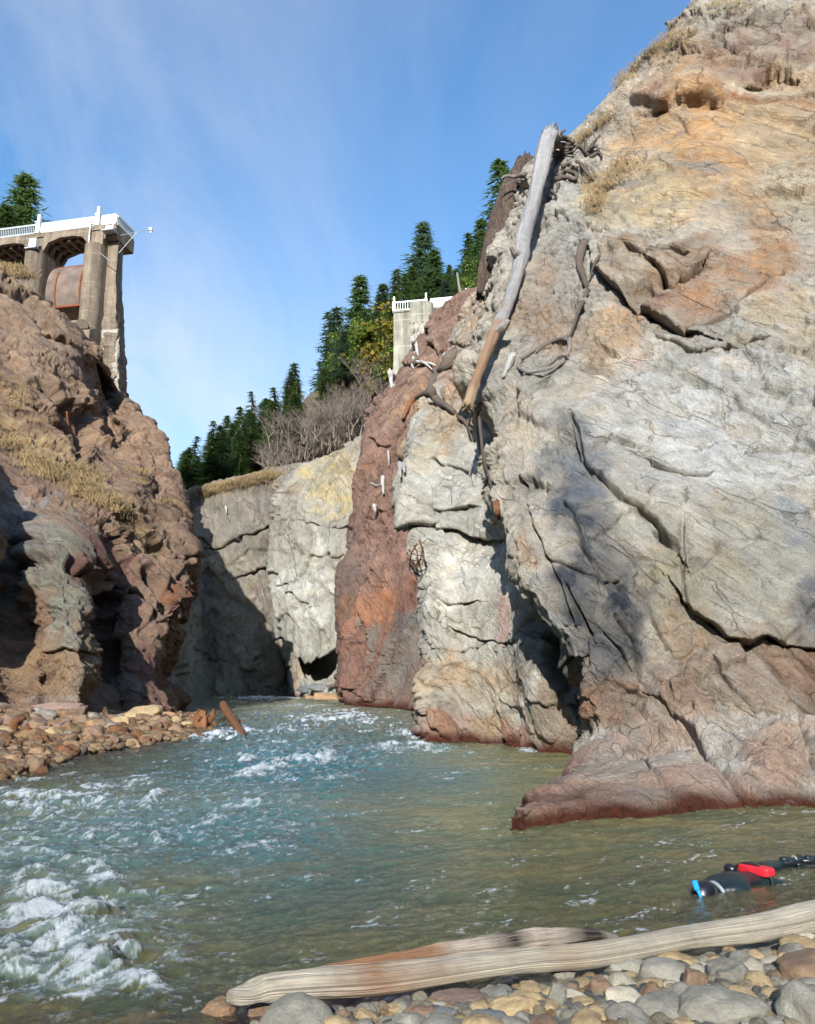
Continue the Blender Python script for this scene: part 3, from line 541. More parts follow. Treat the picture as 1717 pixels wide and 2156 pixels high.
# ------------------------------------------------------------------ water surface
x, y, nd, na = polar(-58, 58, int(1250/QK), 2.9, 135, int(1150/QK))
Pq = np.stack([x, y, np.zeros_like(x)], -1); px, py = proj(Pq)
bz, sN, sL = bed_height(x, y)
def blob(lst, w=.6):
    a1 = fbm(Pq*np.array([.5, .9, 1]), 3, 101)*60*w; a2 = fbm(Pq*np.array([.5, .9, 1])+40, 3, 102)*22*w; out = np.zeros(len(px))
    for (bx, by, rx, ry, ang, k) in lst:
        ca, sa = math.cos(math.radians(ang)), math.sin(math.radians(ang)); s1 = min(1, rx/70); ex, ey = px+a1*s1-bx, py+a2*min(1, ry/22)-by
        q = np.sqrt(((ex*ca+ey*sa)/rx)**2+((-ex*sa+ey*ca)/ry)**2); out = np.maximum(out, k*smooth(1.35, .15, q))
    return out
foamb = 1.08*blob([(700, 1519, 105, 15, -4, 1.0), (600, 1545, 60, 7, -6, .7), (790, 1530, 80, 7, 3, .65), (875, 1552, 70, 13, 4, .95), (880, 1578, 75, 11, 2, 1.1), (820, 1585, 60, 7, 0, .8),
  (560, 1471, 80, 4, 1, 1.1), (490, 1479, 30, 3, 0, .9), (650, 1490, 60, 5, 3, .6), (700, 1500, 50, 5, 0, .7), (450, 1557, 75, 9, -3, 1.0), (505, 1548, 40, 10, 5, 1.2), (540, 1556, 40, 7, 0, .9),
  (690, 1600, 28, 15, -25, 1.1), (640, 1610, 60, 8, 5, .9), (520, 1607, 18, 10, 0, .8), (540, 1630, 95, 11, -12, .95), (610, 1640, 40, 7, 0, .7), (440, 1622, 50, 8, -4, .5),
  (60, 1645, 90, 7, -3, .9), (290, 1650, 70, 8, -8, .9), (210, 1660, 60, 7, 0, .7), (80, 1682, 130, 17, 6, 1.15), (200, 1690, 90, 10, 4, .9), (330, 1688, 30, 12, -35, 1.0), (250, 1712, 40, 8, 0, .7), (60, 1712, 80, 14, 10, .9),
  (190, 1772, 16, 8, 0, .7), (330, 1776, 28, 7, 0, .7), (420, 1745, 60, 20, -25, .75), (540, 1700, 60, 8, 0, .45), (560, 1790, 70, 14, -12, .5), (930, 1640, 30, 6, 0, .6), (1110, 1580, 26, 7, 0, 1.0), (985, 1586, 20, 5, 0, 1.0),
  (205, 1838, 60, 16, 20, .9), (60, 1850, 80, 14, 0, .7), (230, 1866, 60, 24, 20, .9), (110, 1900, 120, 40, 10, 1.0), (80, 1950, 110, 46, 15, 1.25), (330, 1886, 60, 14, 0, .95), (370, 1910, 60, 10, 0, .8), (200, 1930, 90, 26, -20, .8), (90, 2005, 90, 22, 0, .7),
  (185, 2065, 80, 46, -20, 1.25), (290, 2035, 110, 26, 0, .85), (310, 2090, 90, 30, 15, .95), (30, 2050, 80, 30, 0, .85), (60, 2090, 90, 24, 0, .65), (390, 2060, 80, 30, 0, .5), (620, 1850, 50, 12, 0, .35), (480, 1850, 50, 12, 0, .35), (780, 1720, 60, 12, 0, .3)])
rap = np.clip(blob([(640, 1560, 330, 110, 0, 1), (150, 1760, 420, 150, -8, .8), (150, 2000, 330, 170, 0, 1), (480, 1720, 330, 150, 0, .7)], .4)+foamb*.5, 0, 1.3)
calm = smooth(850, 1080, px+ (py-1700)*.25)*smooth(1560, 1640, py)
rap = rap*(1-.85*calm)
fl = Pq@np.array([[.86, -.5, 0], [.5, .86, 0], [0, 0, 1]])              # along and across the current
far = np.clip(y/18, .6, 3.0)
w1 = fbm(fl*np.array([.9, 1.5, 1]), 3, 111, .5, True)+.2; w2 = fbm(fl*np.array([2.6, 4.2, 1]), 3, 115, .55, True); w3 = perlin(fl*np.array([6.5, 11, 1])+perlin(fl*2.1, 4)[:, None], 119); w4 = perlin(fl*np.array([14, 21, 1]), 121)
w5 = perlin(fl*np.array([1.9, 4.6, 1])+perlin(fl*1.1, 8)[:, None]*.8, 125)
zz = rap*(w1*(.10+.05*smooth(7, 20, y))+w2*.05*(.25+.75*smooth(35, 12, y))+w3*.02*smooth(25, 10, y))*far**.3+(1-.8*np.clip(rap, 0, 1))*(w5*.028+w3*.011)+smooth(30, 10, y)*(w3*.004+w4*.0022)+w2*.005*smooth(45, 15, y)
fs = (1/(.62+y/20))[:, None]; Fs = fl*fs
nearf = smooth(40, 12, y)
lump = fbm(Pq*fs*np.array([3.6, 5, 1]), 5, 131, .62); fine = fbm(Fs*np.array([9, 20, 1]), 5, 137, .7)
streak = fbm(Fs*np.array([1.4, 6.5, 1])+np.stack([w3, w2*2, 0*w3], -1)*.5+np.array([0, 0, 5]), 6, 141, .66)
fm = foamb*1.15+streak*1.35+lump*.3+fine*.75-.88+.35*(w1-.2)*rap
foam = np.clip((fm+.12)/1.0, 0, 1)
spk = smooth(.50, .72, w2*.8+fine*.5+.14*rap)*np.clip(rap*1.0, 0, 1)*.7*smooth(32, 12, y); foam = np.maximum(foam, spk)
zz = zz+foam*(.015+np.abs(lump)*.012)*np.clip(foamb+.2, 0, 1)*far**.4
tdepth = np.clip(-bz, 0, 2)
teal = blob([(640, 1620, 420, 100, 0, 1), (500, 1760, 420, 110, 0, .8), (900, 1640, 200, 50, 0, .8), (700, 1860, 330, 130, -10, .55), (150, 1800, 300, 120, 0, .5)], .5)
M_water, N, L, P = new_mat('river_water')
N.remove(P); out = N['Material Output']
af = N.new('ShaderNodeAttribute'); af.attribute_name = 'foam'; ad = N.new('ShaderNodeAttribute'); ad.attribute_name = 'depth'; at_ = N.new('ShaderNodeAttribute'); at_.attribute_name = 'teal'
v = coords(N, 'Object'); vr = coords(N, 'Object', (1, 1.8, 1), (0, 0, -.5))
nf = noise_tex(N, L, 26, 9, .8, vr, .5); ns = noise_tex(N, L, 9, 5, .6, vr, .6); ns2 = noise_tex(N, L, 30, 4, .6, vr)
hb = math_node(N, L, 'ADD', ns.outputs[0], math_node(N, L, 'MULTIPLY', ns2.outputs[0], .35))
nb = bump(N, L, hb, .55, .05)
gl = N.new('ShaderNodeBsdfGlossy'); gl.inputs['Roughness'].default_value = .06; gl.inputs['Color'].default_value = (.95, .97, 1, 1); L.new(nb, gl.inputs['Normal'])
fr = N.new('ShaderNodeFresnel'); fr.inputs['IOR'].default_value = 1.36; L.new(nb, fr.inputs['Normal'])
tr = N.new('ShaderNodeBsdfTransparent')
def expo(k):
    m = math_node(N, L, 'MULTIPLY', ad.outputs[2], -k); return math_node(N, L, 'EXPONENT', m)
cmbt = N.new('ShaderNodeCombineColor'); L.new(expo(1.3), cmbt.inputs[0]); L.new(expo(.6), cmbt.inputs[1]); L.new(expo(.95), cmbt.inputs[2]); L.new(cmbt.outputs[0], tr.inputs[0])
df = N.new('ShaderNodeBsdfDiffuse'); n7 = noise_tex(N, L, .9, 4, .6, vr)
wc = mixc(N, L, at_.outputs[2], mixc(N, L, ramp_c(N, L, n7.outputs[0], .4, .6, 0, 1), (.27, .235, .10), (.15, .18, .09)), mixc(N, L, ramp_c(N, L, n7.outputs[0], .35, .65, 0, 1), (.008, .115, .135), (.035, .15, .165)))
ar = N.new('ShaderNodeAttribute'); ar.attribute_name = 'aer'; wc = mixc(N, L, ar.outputs[2], wc, (.12, .19, .205)); L.new(wc, df.inputs[0])
body = N.new('ShaderNodeMixShader'); tb = math_node(N, L, 'SUBTRACT', 1, expo(1.5)); tb = math_node(N, L, 'MAXIMUM', math_node(N, L, 'MULTIPLY', tb, .82), ar.outputs[2]); L.new(tb, body.inputs[0]); L.new(tr.outputs[0], body.inputs[1]); L.new(df.outputs[0], body.inputs[2])
ws = N.new('ShaderNodeMixShader'); L.new(fr.outputs[0], ws.inputs[0]); L.new(body.outputs[0], ws.inputs[1]); L.new(gl.outputs[0], ws.inputs[2])
fd = N.new('ShaderNodeBsdfPrincipled'); fd.inputs['Base Color'].default_value = (.58, .62, .65, 1); fd.inputs['Roughness'].default_value = .55; L.new(bump(N, L, nf.outputs[0], .8, .05), fd.inputs['Normal'])
fk = math_node(N, L, 'ADD', af.outputs[2], math_node(N, L, 'MULTIPLY', math_node(N, L, 'SUBTRACT', nf.outputs[0], .5), 1.5))
fk = ramp_c(N, L, fk, .15, .95, 0, .93)
mx = N.new('ShaderNodeMixShader'); L.new(fk, mx.inputs[0]); L.new(ws.outputs[0], mx.inputs[1]); L.new(fd.outputs[0], mx.inputs[2]); L.new(mx.outputs[0], out.inputs[0])
wat = mesh_np('water', np.stack([x, y, zz], -1), grid_faces(nd, na), M_water, attrs={'foam': foam, 'depth': tdepth, 'teal': teal, 'aer': np.clip(rap*(.30+streak*.7+w2*.8), 0, .65)*smooth(4.25, 5.1, y)})
tag(wat, 'fast green river with white rapids and a calm pool', 'water', None, 'structure')
# ================================================================== THE DAM REMAINS
def concrete(name, col, lines=.9, lift=1.5):
    m, N, L, P = new_mat(name); v = coords(N, 'Object'); vs = coords(N, 'Object', (1.6, 1.6, .12))
    n1 = noise_tex(N, L, .8, 7, .65, v); n2 = noise_tex(N, L, 1.4, 5, .65, vs); n3 = noise_tex(N, L, 7, 6, .7, v)
    c = mixc(N, L, 1, tuple(col), ramp_c(N, L, n1.outputs[0], .3, .7, .7, 1.25), 'MULTIPLY')
    c = mixc(N, L, 1, c, ramp_c(N, L, n2.outputs[0], .35, .65, .5, 1.15), 'MULTIPLY')
    c = mixc(N, L, ramp_c(N, L, n3.outputs[0], .64, .7, 0, .55), c, (.62, .6, .54))
    # pour lines between the lifts
    sp = N.new('ShaderNodeSeparateXYZ'); L.new(v, sp.inputs[0])
    fz = math_node(N, L, 'FRACT', math_node(N, L, 'DIVIDE', math_node(N, L, 'ADD', sp.outputs[2], math_node(N, L, 'MULTIPLY', n1.outputs[0], .12)), lift))
    ln = ramp_c(N, L, fz, .0, .05, 1, 0); ln = math_node(N, L, 'MULTIPLY', ln, ramp_c(N, L, noise_tex(N, L, .5, 2, .5, v).outputs[0], .4, .55, .15, lines))
    c = mixc(N, L, ln, c, tuple(np.array(col)*1.7)); L.new(c, P.inputs['Base Color']); P.inputs['Roughness'].default_value = .9
    h = math_node(N, L, 'ADD', n3.outputs[0], math_node(N, L, 'MULTIPLY', ln, .6)); L.new(bump(N, L, h, .6, .06), P.inputs['Normal']); return m
M_con = concrete('concrete_brown', srgb(134, 119, 102)); M_con2 = concrete('concrete_grey', srgb(152, 148, 134), .8, 3.4)
M_conw = simple_mat('concrete_broken', srgb(172, 166, 154), .9, 2.5, .22, .25, 1.0)
M_white = simple_mat('white_paint', (.80, .81, .80), .5, 3, .06, 0); M_rail = simple_mat('grey_rail', (.42, .46, .48), .5, 3, .1, 0)
M_galv = simple_mat('galvanised', (.45, .46, .47), .45, 6, .12, 0, metal=.5)
m, N, L, P = new_mat('rusty_gate'); v = coords(N); a = noise_tex(N, L, .9, 6, .65, v); b = noise_tex(N, L, 2.2, 6, .7, coords(N, 'Object', (1, 1, .2)))
c = mixc(N, L, ramp_c(N, L, a.outputs[0], .35, .62, 0, 1), tuple(srgb(128, 112, 100)), tuple(srgb(96, 84, 78)))
c = mixc(N, L, ramp_c(N, L, b.outputs[0], .55, .72, 0, .8), c, tuple(srgb(128, 72, 46))); L.new(c, P.inputs['Base Color']); P.inputs['Roughness'].default_value = .8
L.new(bump(N, L, b.outputs[0], .4, .05), P.inputs['Normal']); M_gate = m
M_rust = simple_mat('rust_rib', srgb(132, 72, 46), .85, 5, .3, .02)
AA = math.radians(12); O0 = np.array([-30.05, 72.0])
def DW(u, vv, z):
    """spillway frame: u along the deck to the left, v upstream"""
    return (O0[0]-math.cos(AA)*u+math.sin(AA)*vv, O0[1]+math.sin(AA)*u+math.cos(AA)*vv, z)
def dbox(mb, u0, u1, v0, v1, z0, z1):
    P8 = [DW(u, vv, z) for z in (z0, z1) for (u, vv) in ((u0, v0), (u1, v0), (u1, v1), (u0, v1))]
    return mb.add(P8, [(0,1,2,3),(7,6,5,4),(0,4,5,1),(1,5,6,2),(2,6,7,3),(3,7,4,0)])
ZD = 45.4
dam = empty('spillway', DW(5, 0, 20), 'brown concrete spillway with round-nosed piers and a rusty drum gate on the left cliff', 'spillway')
mb = MB()                                                     # haunched girders between the piers, as one profile per bay
for u0, u1 in ((1.2, 6.4), (7.8, 13.0), (14.4, 19.6)):
    pr = [(u0, ZD-2.0), (u0+.9, ZD-.95), (u0+1.9, ZD-.75), (u1-1.9, ZD-.75), (u1-.6, ZD-1.15), (u1, ZD-2.2), (u1, ZD), (u0, ZD)]
    for v0, v1 in ((0, .45), (1.0, 1.35), (2.0, 2.4), (2.9, 3.3)):
        n = len(pr); V = [DW(u, v0, z) for u, z in pr]+[DW(u, v1, z) for u, z in pr]
        mb.add(V, [tuple(range(n)), tuple(range(n, 2*n))[::-1]]+[(i, n+i, n+(i+1) % n, (i+1) % n) for i in range(n)])
    for k in range(5):                                         # cross diaphragms and soffit slab
        uu = u0+.5+k*(u1-u0-1.2)/4; dbox(mb, uu, uu+.3, .45, 2.9, ZD-1.0, ZD-.3)
    dbox(mb, u0-.0, u1, .02, 3.28, ZD-.30, ZD-.004)
mb.build('deck', M_con, dam)
for k, u in enumerate((.5, 7.1, 13.7)):
    p = MB()
    prof = [(u+.95*math.cos(a), -.95*math.sin(a)*1.0) for a in np.linspace(0, math.pi, 17)]+[(u-.95, 3.2), (u+.95, 3.2)]
    zb = 36.0 if k == 0 else 33.0
    zt = ZD-2.25
    def ring(z): return [DW(a, b, z) for a, b in prof]
    zs = [22 if k else 35.1, 37, 39, 41, zt]; V = sum([ring(z) for z in zs], []); n = len(prof)
    p.add(V, [(i*n+j, i*n+(j+1) % n, (i+1)*n+(j+1) % n, (i+1)*n+j) for i in range(len(zs)-1) for j in range(n)]+[tuple(range(n))[::-1], tuple((len(zs)-1)*n+j for j in range(n))])
    p.build('pier', M_con, dam, sm=False)
    q = MB(); dbox(q, u-.72, u+.72, .05, 3.15, zt-.3, ZD-.002); dbox(q, u-.8, u+.8, -.08, .4, ZD-.5, ZD+.02); q.build('pier_cap', M_con, dam, bevel=.05)
# spillway body: ogee face below the gates, with the arched niche below the first nose
b = MB(); prof = [(4, 36.3), (2.4, 36.6), (1.2, 36.2), (.4, 35), (-.3, 33), (-.9, 30), (-1.6, 22), (4, 20)]
n = len(prof)
for u0, u1 in ((1.45, 20),):
    V = [DW(u0, a, z) for a, z in prof]+[DW(u1, a, z) for a, z in prof]
    b.add(V, [tuple(range(n)), tuple(range(n, 2*n))[::-1]]+[(i, n+i, n+(i+1) % n, (i+1) % n) for i in range(n)])
prof2 = [(3.1, 36), (-.9, 34.0), (-1.15, 33.9), (-1.6, 28), (-1.0, 24.5), (3.1, 22)]; n = len(prof2)
V = [DW(-.5, a, z) for a, z in prof2]+[DW(1.46, a, z) for a, z in prof2]
b.add(V, [tuple(range(n)), tuple(range(n, 2*n))[::-1]]+[(i, n+i, n+(i+1) % n, (i+1) % n) for i in range(n)])
b.build('spillway_face', M_con, dam)
nic = MB(); pts = [DW(.5+.78*math.cos(a), -1.17, 34.0+1.0*math.sin(a)) for a in np.linspace(0, math.pi, 14)]
nic.prism(pts, (0, 0, 0), (0, .14, 0)); nic.build('niche_shade', simple_mat('painted_niche_shade', srgb(92, 80, 66), .9, 3, .2, .03), dam)  # dark half-disc: the shade inside the niche is put into its colour
nc = MB(); rr = [(.5+.95*math.cos(a), -.95*math.sin(a)) for a in np.linspace(0, math.pi, 17)]+[(-.45, 2), (1.45, 2)]
V = [DW(a, c, 35.12) for a, c in rr]+[DW(a, c*(1.12 if c < 0 else 1), 34.0) for a, c in rr]; n = len(rr)
nc.add(V, [(j, (j+1) % n, n+(j+1) % n, n+j) for j in range(n)]+[tuple(range(n, 2*n))]); nc.build('pier_foot', M_con, dam)
# drum gates with rust ribs
for u0, u1 in ((1.47, 6.13), (8.07, 12.73)):
    arc = [(2.55-3.0*math.cos(math.radians(t))*.62, 39.5+3.15*math.sin(math.radians(t))) for t in np.linspace(-38, 78, 16)]+[(2.9, 42.5), (3.2, 36.6)]
    g = MB(); n = len(arc); V = [DW(u0, a, z) for a, z in arc]+[DW(u1, a, z) for a, z in arc]
    g.add(V, [tuple(range(n)), tuple(range(n, 2*n))[::-1]]+[(i, n+i, n+(i+1) % n, (i+1) % n) for i in range(n)])
    gt = g.build('drum_gate', M_gate, dam)
    r = MB()
    for uu in (u0+.85, u0+3.6): r.tube([DW(uu, a-.04, z) for a, z in arc[:11]], .09, 6)
    r.tube([DW(u0+.85, arc[0][0]-.05, arc[0][1]+.1), DW(u0+3.6, arc[0][0]-.05, arc[0][1]+.1)], .13, 6)
    r.tube([DW(u0+.1, arc[-3][0], arc[-3][1]+.02), DW(u1-.1, arc[-3][0], arc[-3][1]+.02)], .1, 6)
    r.build('gate_rib', M_rust, gt)
# torn end of the dam: grid mesh with a broken face
def slab_end(name, mat, fpts, seed, amp, nz=70, top=99):
    V = []
    for i in range(nz):
        t = i/(nz-1); zt_ = min(ZD-.02, top); z = zt_-(zt_-21)*t; uo, v1 = fpts(z)
        ring = [(-.40, .7), (-.40+(uo+.40)*.5, .7), (uo, .7)]+[(uo+.27*(v1-.7)*k/9-.1*math.sin(k/9*3.1), .7+(v1-.7)*k/9) for k in range(1, 10)]+[(-.40, v1)]
        for a, c in ring: V.append(DW(a, c, z))
    V = np.array(V); n = 13
    nzv = np.stack([fbm(V*.9, 4, seed), fbm(V*.9+9, 4, seed+1), 0*V[:, 0]], -1)
    k = (smooth(41, 31, V[:, 2])*.5+.06)[:, None]; V = V+nzv*k*amp
    Fq = [(i*n+j, i*n+(j+1) % n, (i+1)*n+(j+1) % n, (i+1)*n+j) for i in range(nz-1) for j in range(n)]
    m = MB(); m.add([tuple(p) for p in V], Fq+[tuple(range(n))]); return m.build(name, mat, dam)
slab_end('abutment_wall', M_con, lambda z: (-1.55-max(0, (40-z))*.085, 2.2+max(0, (43-z))*.16), 5, .7)
slab_end('broken_edge', M_conw, lambda z: (-1.62-max(0, (40-z))*.090, 1.1), 15, .45, top=34.6)
q = MB(); dbox(q, -1.62, -.30, -.02, 3.3, ZD-1.5, ZD-.003); q.build('pier_cap', M_con, dam, bevel=.06)
def railing(parent, p0, p1, h, mat, post=.16, gap=.13, bal=.075, up=(0, 0, 1)):
    r = MB(); p0, p1 = Vector(p0), Vector(p1); Ln = (p1-p0).length; d = (p1-p0)/Ln
    r.obox(p0+Vector((0, 0, h-.09)), p1+Vector((0, 0, h-.09)), .2, .18); r.obox(p0+Vector((0, 0, .09)), p1+Vector((0, 0, .09)), .2, .14)
    k = int(Ln/gap)
    for i in range(k+1):
        c = p0+d*(Ln*i/k); r.obox(c+Vector((0, 0, .16)), c+Vector((0, 0, h-.18)), bal, bal*1.4, up=(d.y, -d.x, 0))
    return r.build('railing', mat, parent)
railing(dam, DW(-1.5, .1, ZD), DW(.1, .1, ZD), 1.08, M_white, bal=.115); railing(dam, DW(.9, .1, ZD), DW(6.8, .1, ZD), 1.08, M_white, bal=.115)
railing(dam, DW(7.5, .1, ZD), DW(13.4, .1, ZD), 1.08, M_rail, gap=.2, bal=.06); railing(dam, DW(-1.52, .25, ZD), DW(-1.52, 3.2, ZD), 1.05, M_white)
railing(dam, DW(-1.3, 3.2, ZD), DW(13.4, 3.2, ZD), 1.08, M_white, gap=.2)
for u in (.5, 7.15, 13.7):
    p = MB(); dbox(p, u-.24, u+.24, -.12, .36, ZD+.02, ZD+1.25); dbox(p, u-.15, u+.15, -.03, .27, ZD+1.25, ZD+2.1); dbox(p, u-.3, u+.3, -.18, .42, ZD+1.18, ZD+1.3); p.build('lamp_post_base', M_white, dam, bevel=.02)
ld = MB(); ld.tube([DW(1.1, -.25, ZD-3.0), DW(1.1, -.25, ZD+.6)], .05, 6); ld.tube([DW(.8, -.25, ZD+.35), DW(1.4, -.25, ZD+.35)], .05, 6)
for k in range(7): ld.obox(DW(.95, -.25, ZD-2.8+k*.42), DW(1.25, -.25, ZD-2.8+k*.42), .04, .04)
ld.tube([DW(.9, -.6, ZD-2.2), DW(-1.7, -.3, ZD-4.4)], .04, 5); ld.build('ladder', M_galv, dam)
def cabinet(u, vv, z, w_, h, lab):
    c = empty('equipment_cabinet', DW(u, vv, z), lab, 'cabinet')
    b = MB(); dbox(b, u-w_/2, u+w_/2, vv, vv+.5, z, z+h); b.build('cabinet_body', M_white, c, bevel=.03)
    b = MB(); dbox(b, u-w_/2-.25, u+w_/2+.25, vv-.25, vv+.75, z-.12, z-.003); b.obox(DW(u-w_/2-.2, vv-.2, z-.1), DW(u-w_/2-.2, vv-.2, z+.9), .05, .05); b.obox(DW(u-w_/2-.2, vv-.2, z+.9), DW(u+w_/2+.2, vv-.2, z+.9), .04, .04); b.build('platform', M_galv, c)
cabinet(6.9, -.95, ZD-2.15, .75, 1.0, 'small white equipment cabinet on a ledge under the deck, at the second pier')
cabinet(-1.2, -.65, ZD-1.05, .8, .5, 'white control box bolted to the torn end of the spillway deck')
bm_ = empty('camera_boom', DW(-1.9, .5, ZD-1.8), 'thin steel boom with a small white camera pointing over the gorge', 'boom')
b = MB(); tip = at(318, 483, 71.5); b.tube([DW(-1.85, .4, ZD-1.1), tip], .035, 5); b.tube([DW(-1.85, .4, ZD-3.0), tuple((np.array(DW(-1.85, .4, ZD-1.1))*.45+np.array(tip)*.55))], .03, 5); b.build('boom', M_galv, bm_)
b = MB(); b.box((tip[0]-.16, tip[1]-.15, tip[2]-.12), (tip[0]+.16, tip[1]+.2, tip[2]+.16)); b.box((tip[0]-.05, tip[1]-.05, tip[2]-.42), (tip[0]+.08, tip[1]+.08, tip[2]-.13)); b.build('camera_housing', M_white, bm_, bevel=.03)
# ---- right abutment across the gap
R0 = np.array(at(829, 656.5, 91.0)); R1 = np.array(at(985, 640, 89.2)); ZR = float(R0[2])
du = np.array([R1[0]-R0[0], R1[1]-R0[1]]); LR = float(np.hypot(*du)); du /= LR; dv = np.array([-du[1], du[0]])
def RW(u, vv, z): return (R0[0]+du[0]*u+dv[0]*vv, R0[1]+du[1]*u+dv[1]*vv, z)
def rbox(mb, u0, u1, v0, v1, z0, z1, top=0):
    P8 = [RW(u, vv, z) for z in (z0, z1) for (u, vv) in ((u0, v0), (u1, v0), (u1, v1), (u0, v1))]
    return mb.add(P8, [(3,2,1,0),(4,5,6,7),(1,5,4,0),(2,6,5,1),(3,7,6,2),(0,4,7,3)])
ab = empty('dam_abutment', RW(4, 0, ZR-12), 'grey concrete dam abutment with a white railing above the red rock wall', 'dam')
mb = MB(); rbox(mb, 0, LR+3, 0, 6, ZR-20, ZR-.02); mb.build('wall', M_con2, ab, bevel=.04)
mb = MB(); rbox(mb, -.12, LR+3, -.12, 1, ZR-.15, ZR+.12); mb.build('coping', M_con2, ab)
uA, uB = LR*(868-829)/156, LR*(914-829)/156
mb = MB(); rc = [(uA, 0), (uA, -1.2)]+[(uB-.9+.9*math.sin(a), -2.0+.8*(1-math.cos(a))) if False else (uB-.9+.9*math.sin(a), -.3-.9*math.cos(a)) for a in np.linspace(0, math.pi/2, 8)]+[(uB, 0)]
n = len(rc)
def rprism(mb, rc, z0, z1):
    n = len(rc); V = [RW(a, c, z0) for a, c in rc]+[RW(a, c, z1) for a, c in rc]
    return mb.add(V, [tuple(range(n))[::-1], tuple(range(n, 2*n))]+[(i, (i+1) % n, n+(i+1) % n, n+i) for i in range(n)])
rprism(mb, rc, ZR-2.2, ZR+.45); mb.build('pier', M_con2, ab)
mb = MB(); uC = LR*(948-829)/156; rprism(mb, [(uC+.42*math.cos(a), -.3+.42*math.sin(a)) for a in np.linspace(0, 2*math.pi, 13)[:-1]], ZR-1.2, ZR+.35); mb.build('pier', M_con2, ab)
V = []; nz = 16
for i in range(nz):
    z = ZR-2.2-i*.33
    for k in range(15): V.append(RW(uA+(uB-.2-uA)*(k/14)*(1-.0*i)*(1-.35*smooth(6, 15, np.array(float(i)))), -1.05-.25*math.sin(k/14*3.1), z))
V = np.array(V); V += fbm(V*2.2, 4, 91)[:, None]*np.array([.2, -.9, .1])
mesh_np('broken_edge', V, [(i*15+j, (i+1)*15+j, (i+1)*15+j+1, i*15+j+1) for i in range(nz-1) for j in range(14)], M_conw, ab)
railing(ab, RW(.2, .15, ZR+.12), RW(uB-1.0, .15, ZR+.12), 1.2, M_white, gap=.30, bal=.07); railing(ab, RW(uB-.4, .15, ZR+.12), RW(LR+2, .15, ZR+.12), 1.2, M_white, gap=.13, bal=.11)
for u, hh in ((0.05, 1.8), (LR*(898-829)/156, 1.9), (LR*(982-829)/156, 2.0)):
    p = MB(); rbox(p, u-.17, u+.17, -.05, .3, ZR-.0, ZR+1.35); rbox(p, u-.1, u+.1, .0, .22, ZR+1.35, ZR+hh+.2); p.build('lamp_post_base', M_white, ab, bevel=.02)
# ================================================================== TREES AND SHRUBS
def leaf_mat(name, c0, c1, tr=.25):
    m, N, L, P = new_mat(name); v = coords(N, 'Object'); n = noise_tex(N, L, .9, 5, .7, v); n2 = noise_tex(N, L, 6, 3, .7, v)
    oi = N.new('ShaderNodeObjectInfo'); c = mixc(N, L, ramp_c(N, L, n.outputs[0], .35, .65, 0, 1), tuple(c0), tuple(c1))
    c = mixc(N, L, 1, c, ramp_c(N, L, n2.outputs[0], .3, .7, .6, 1.4), 'MULTIPLY'); c = mixc(N, L, 1, c, ramp_c(N, L, oi.outputs['Random'], 0, 1, .8, 1.25), 'MULTIPLY')
    L.new(c, P.inputs['Base Color']); P.inputs['Roughness'].default_value = .7; P.inputs['Specular IOR Level'].default_value = .2
    tl = N.new('ShaderNodeBsdfTranslucent'); L.new(c, tl.inputs[0]); ms = N.new('ShaderNodeMixShader'); ms.inputs[0].default_value = .35; L.new(P.outputs[0], ms.inputs[1]); L.new(tl.outputs[0], ms.inputs[2]); L.new(ms.outputs[0], N['Material Output'].inputs[0])
    return m
M_fir = leaf_mat('fir_needles', (.085, .15, .045), (.15, .22, .07)); M_firb = leaf_mat('fir_needles_blue', (.085, .145, .085), (.14, .21, .12))
M_broad = leaf_mat('broad_leaves', (.07, .12, .02), (.17, .22, .035)); M_yell = leaf_mat('yellow_leaves', (.22, .20, .03), (.34, .24, .04))
M_bark = simple_mat('bark', (.10, .075, .055), .9, 5, .35, .04); M_twig = simple_mat('grey_twig', (.215, .175, .145), .9, 5, .3, 0)
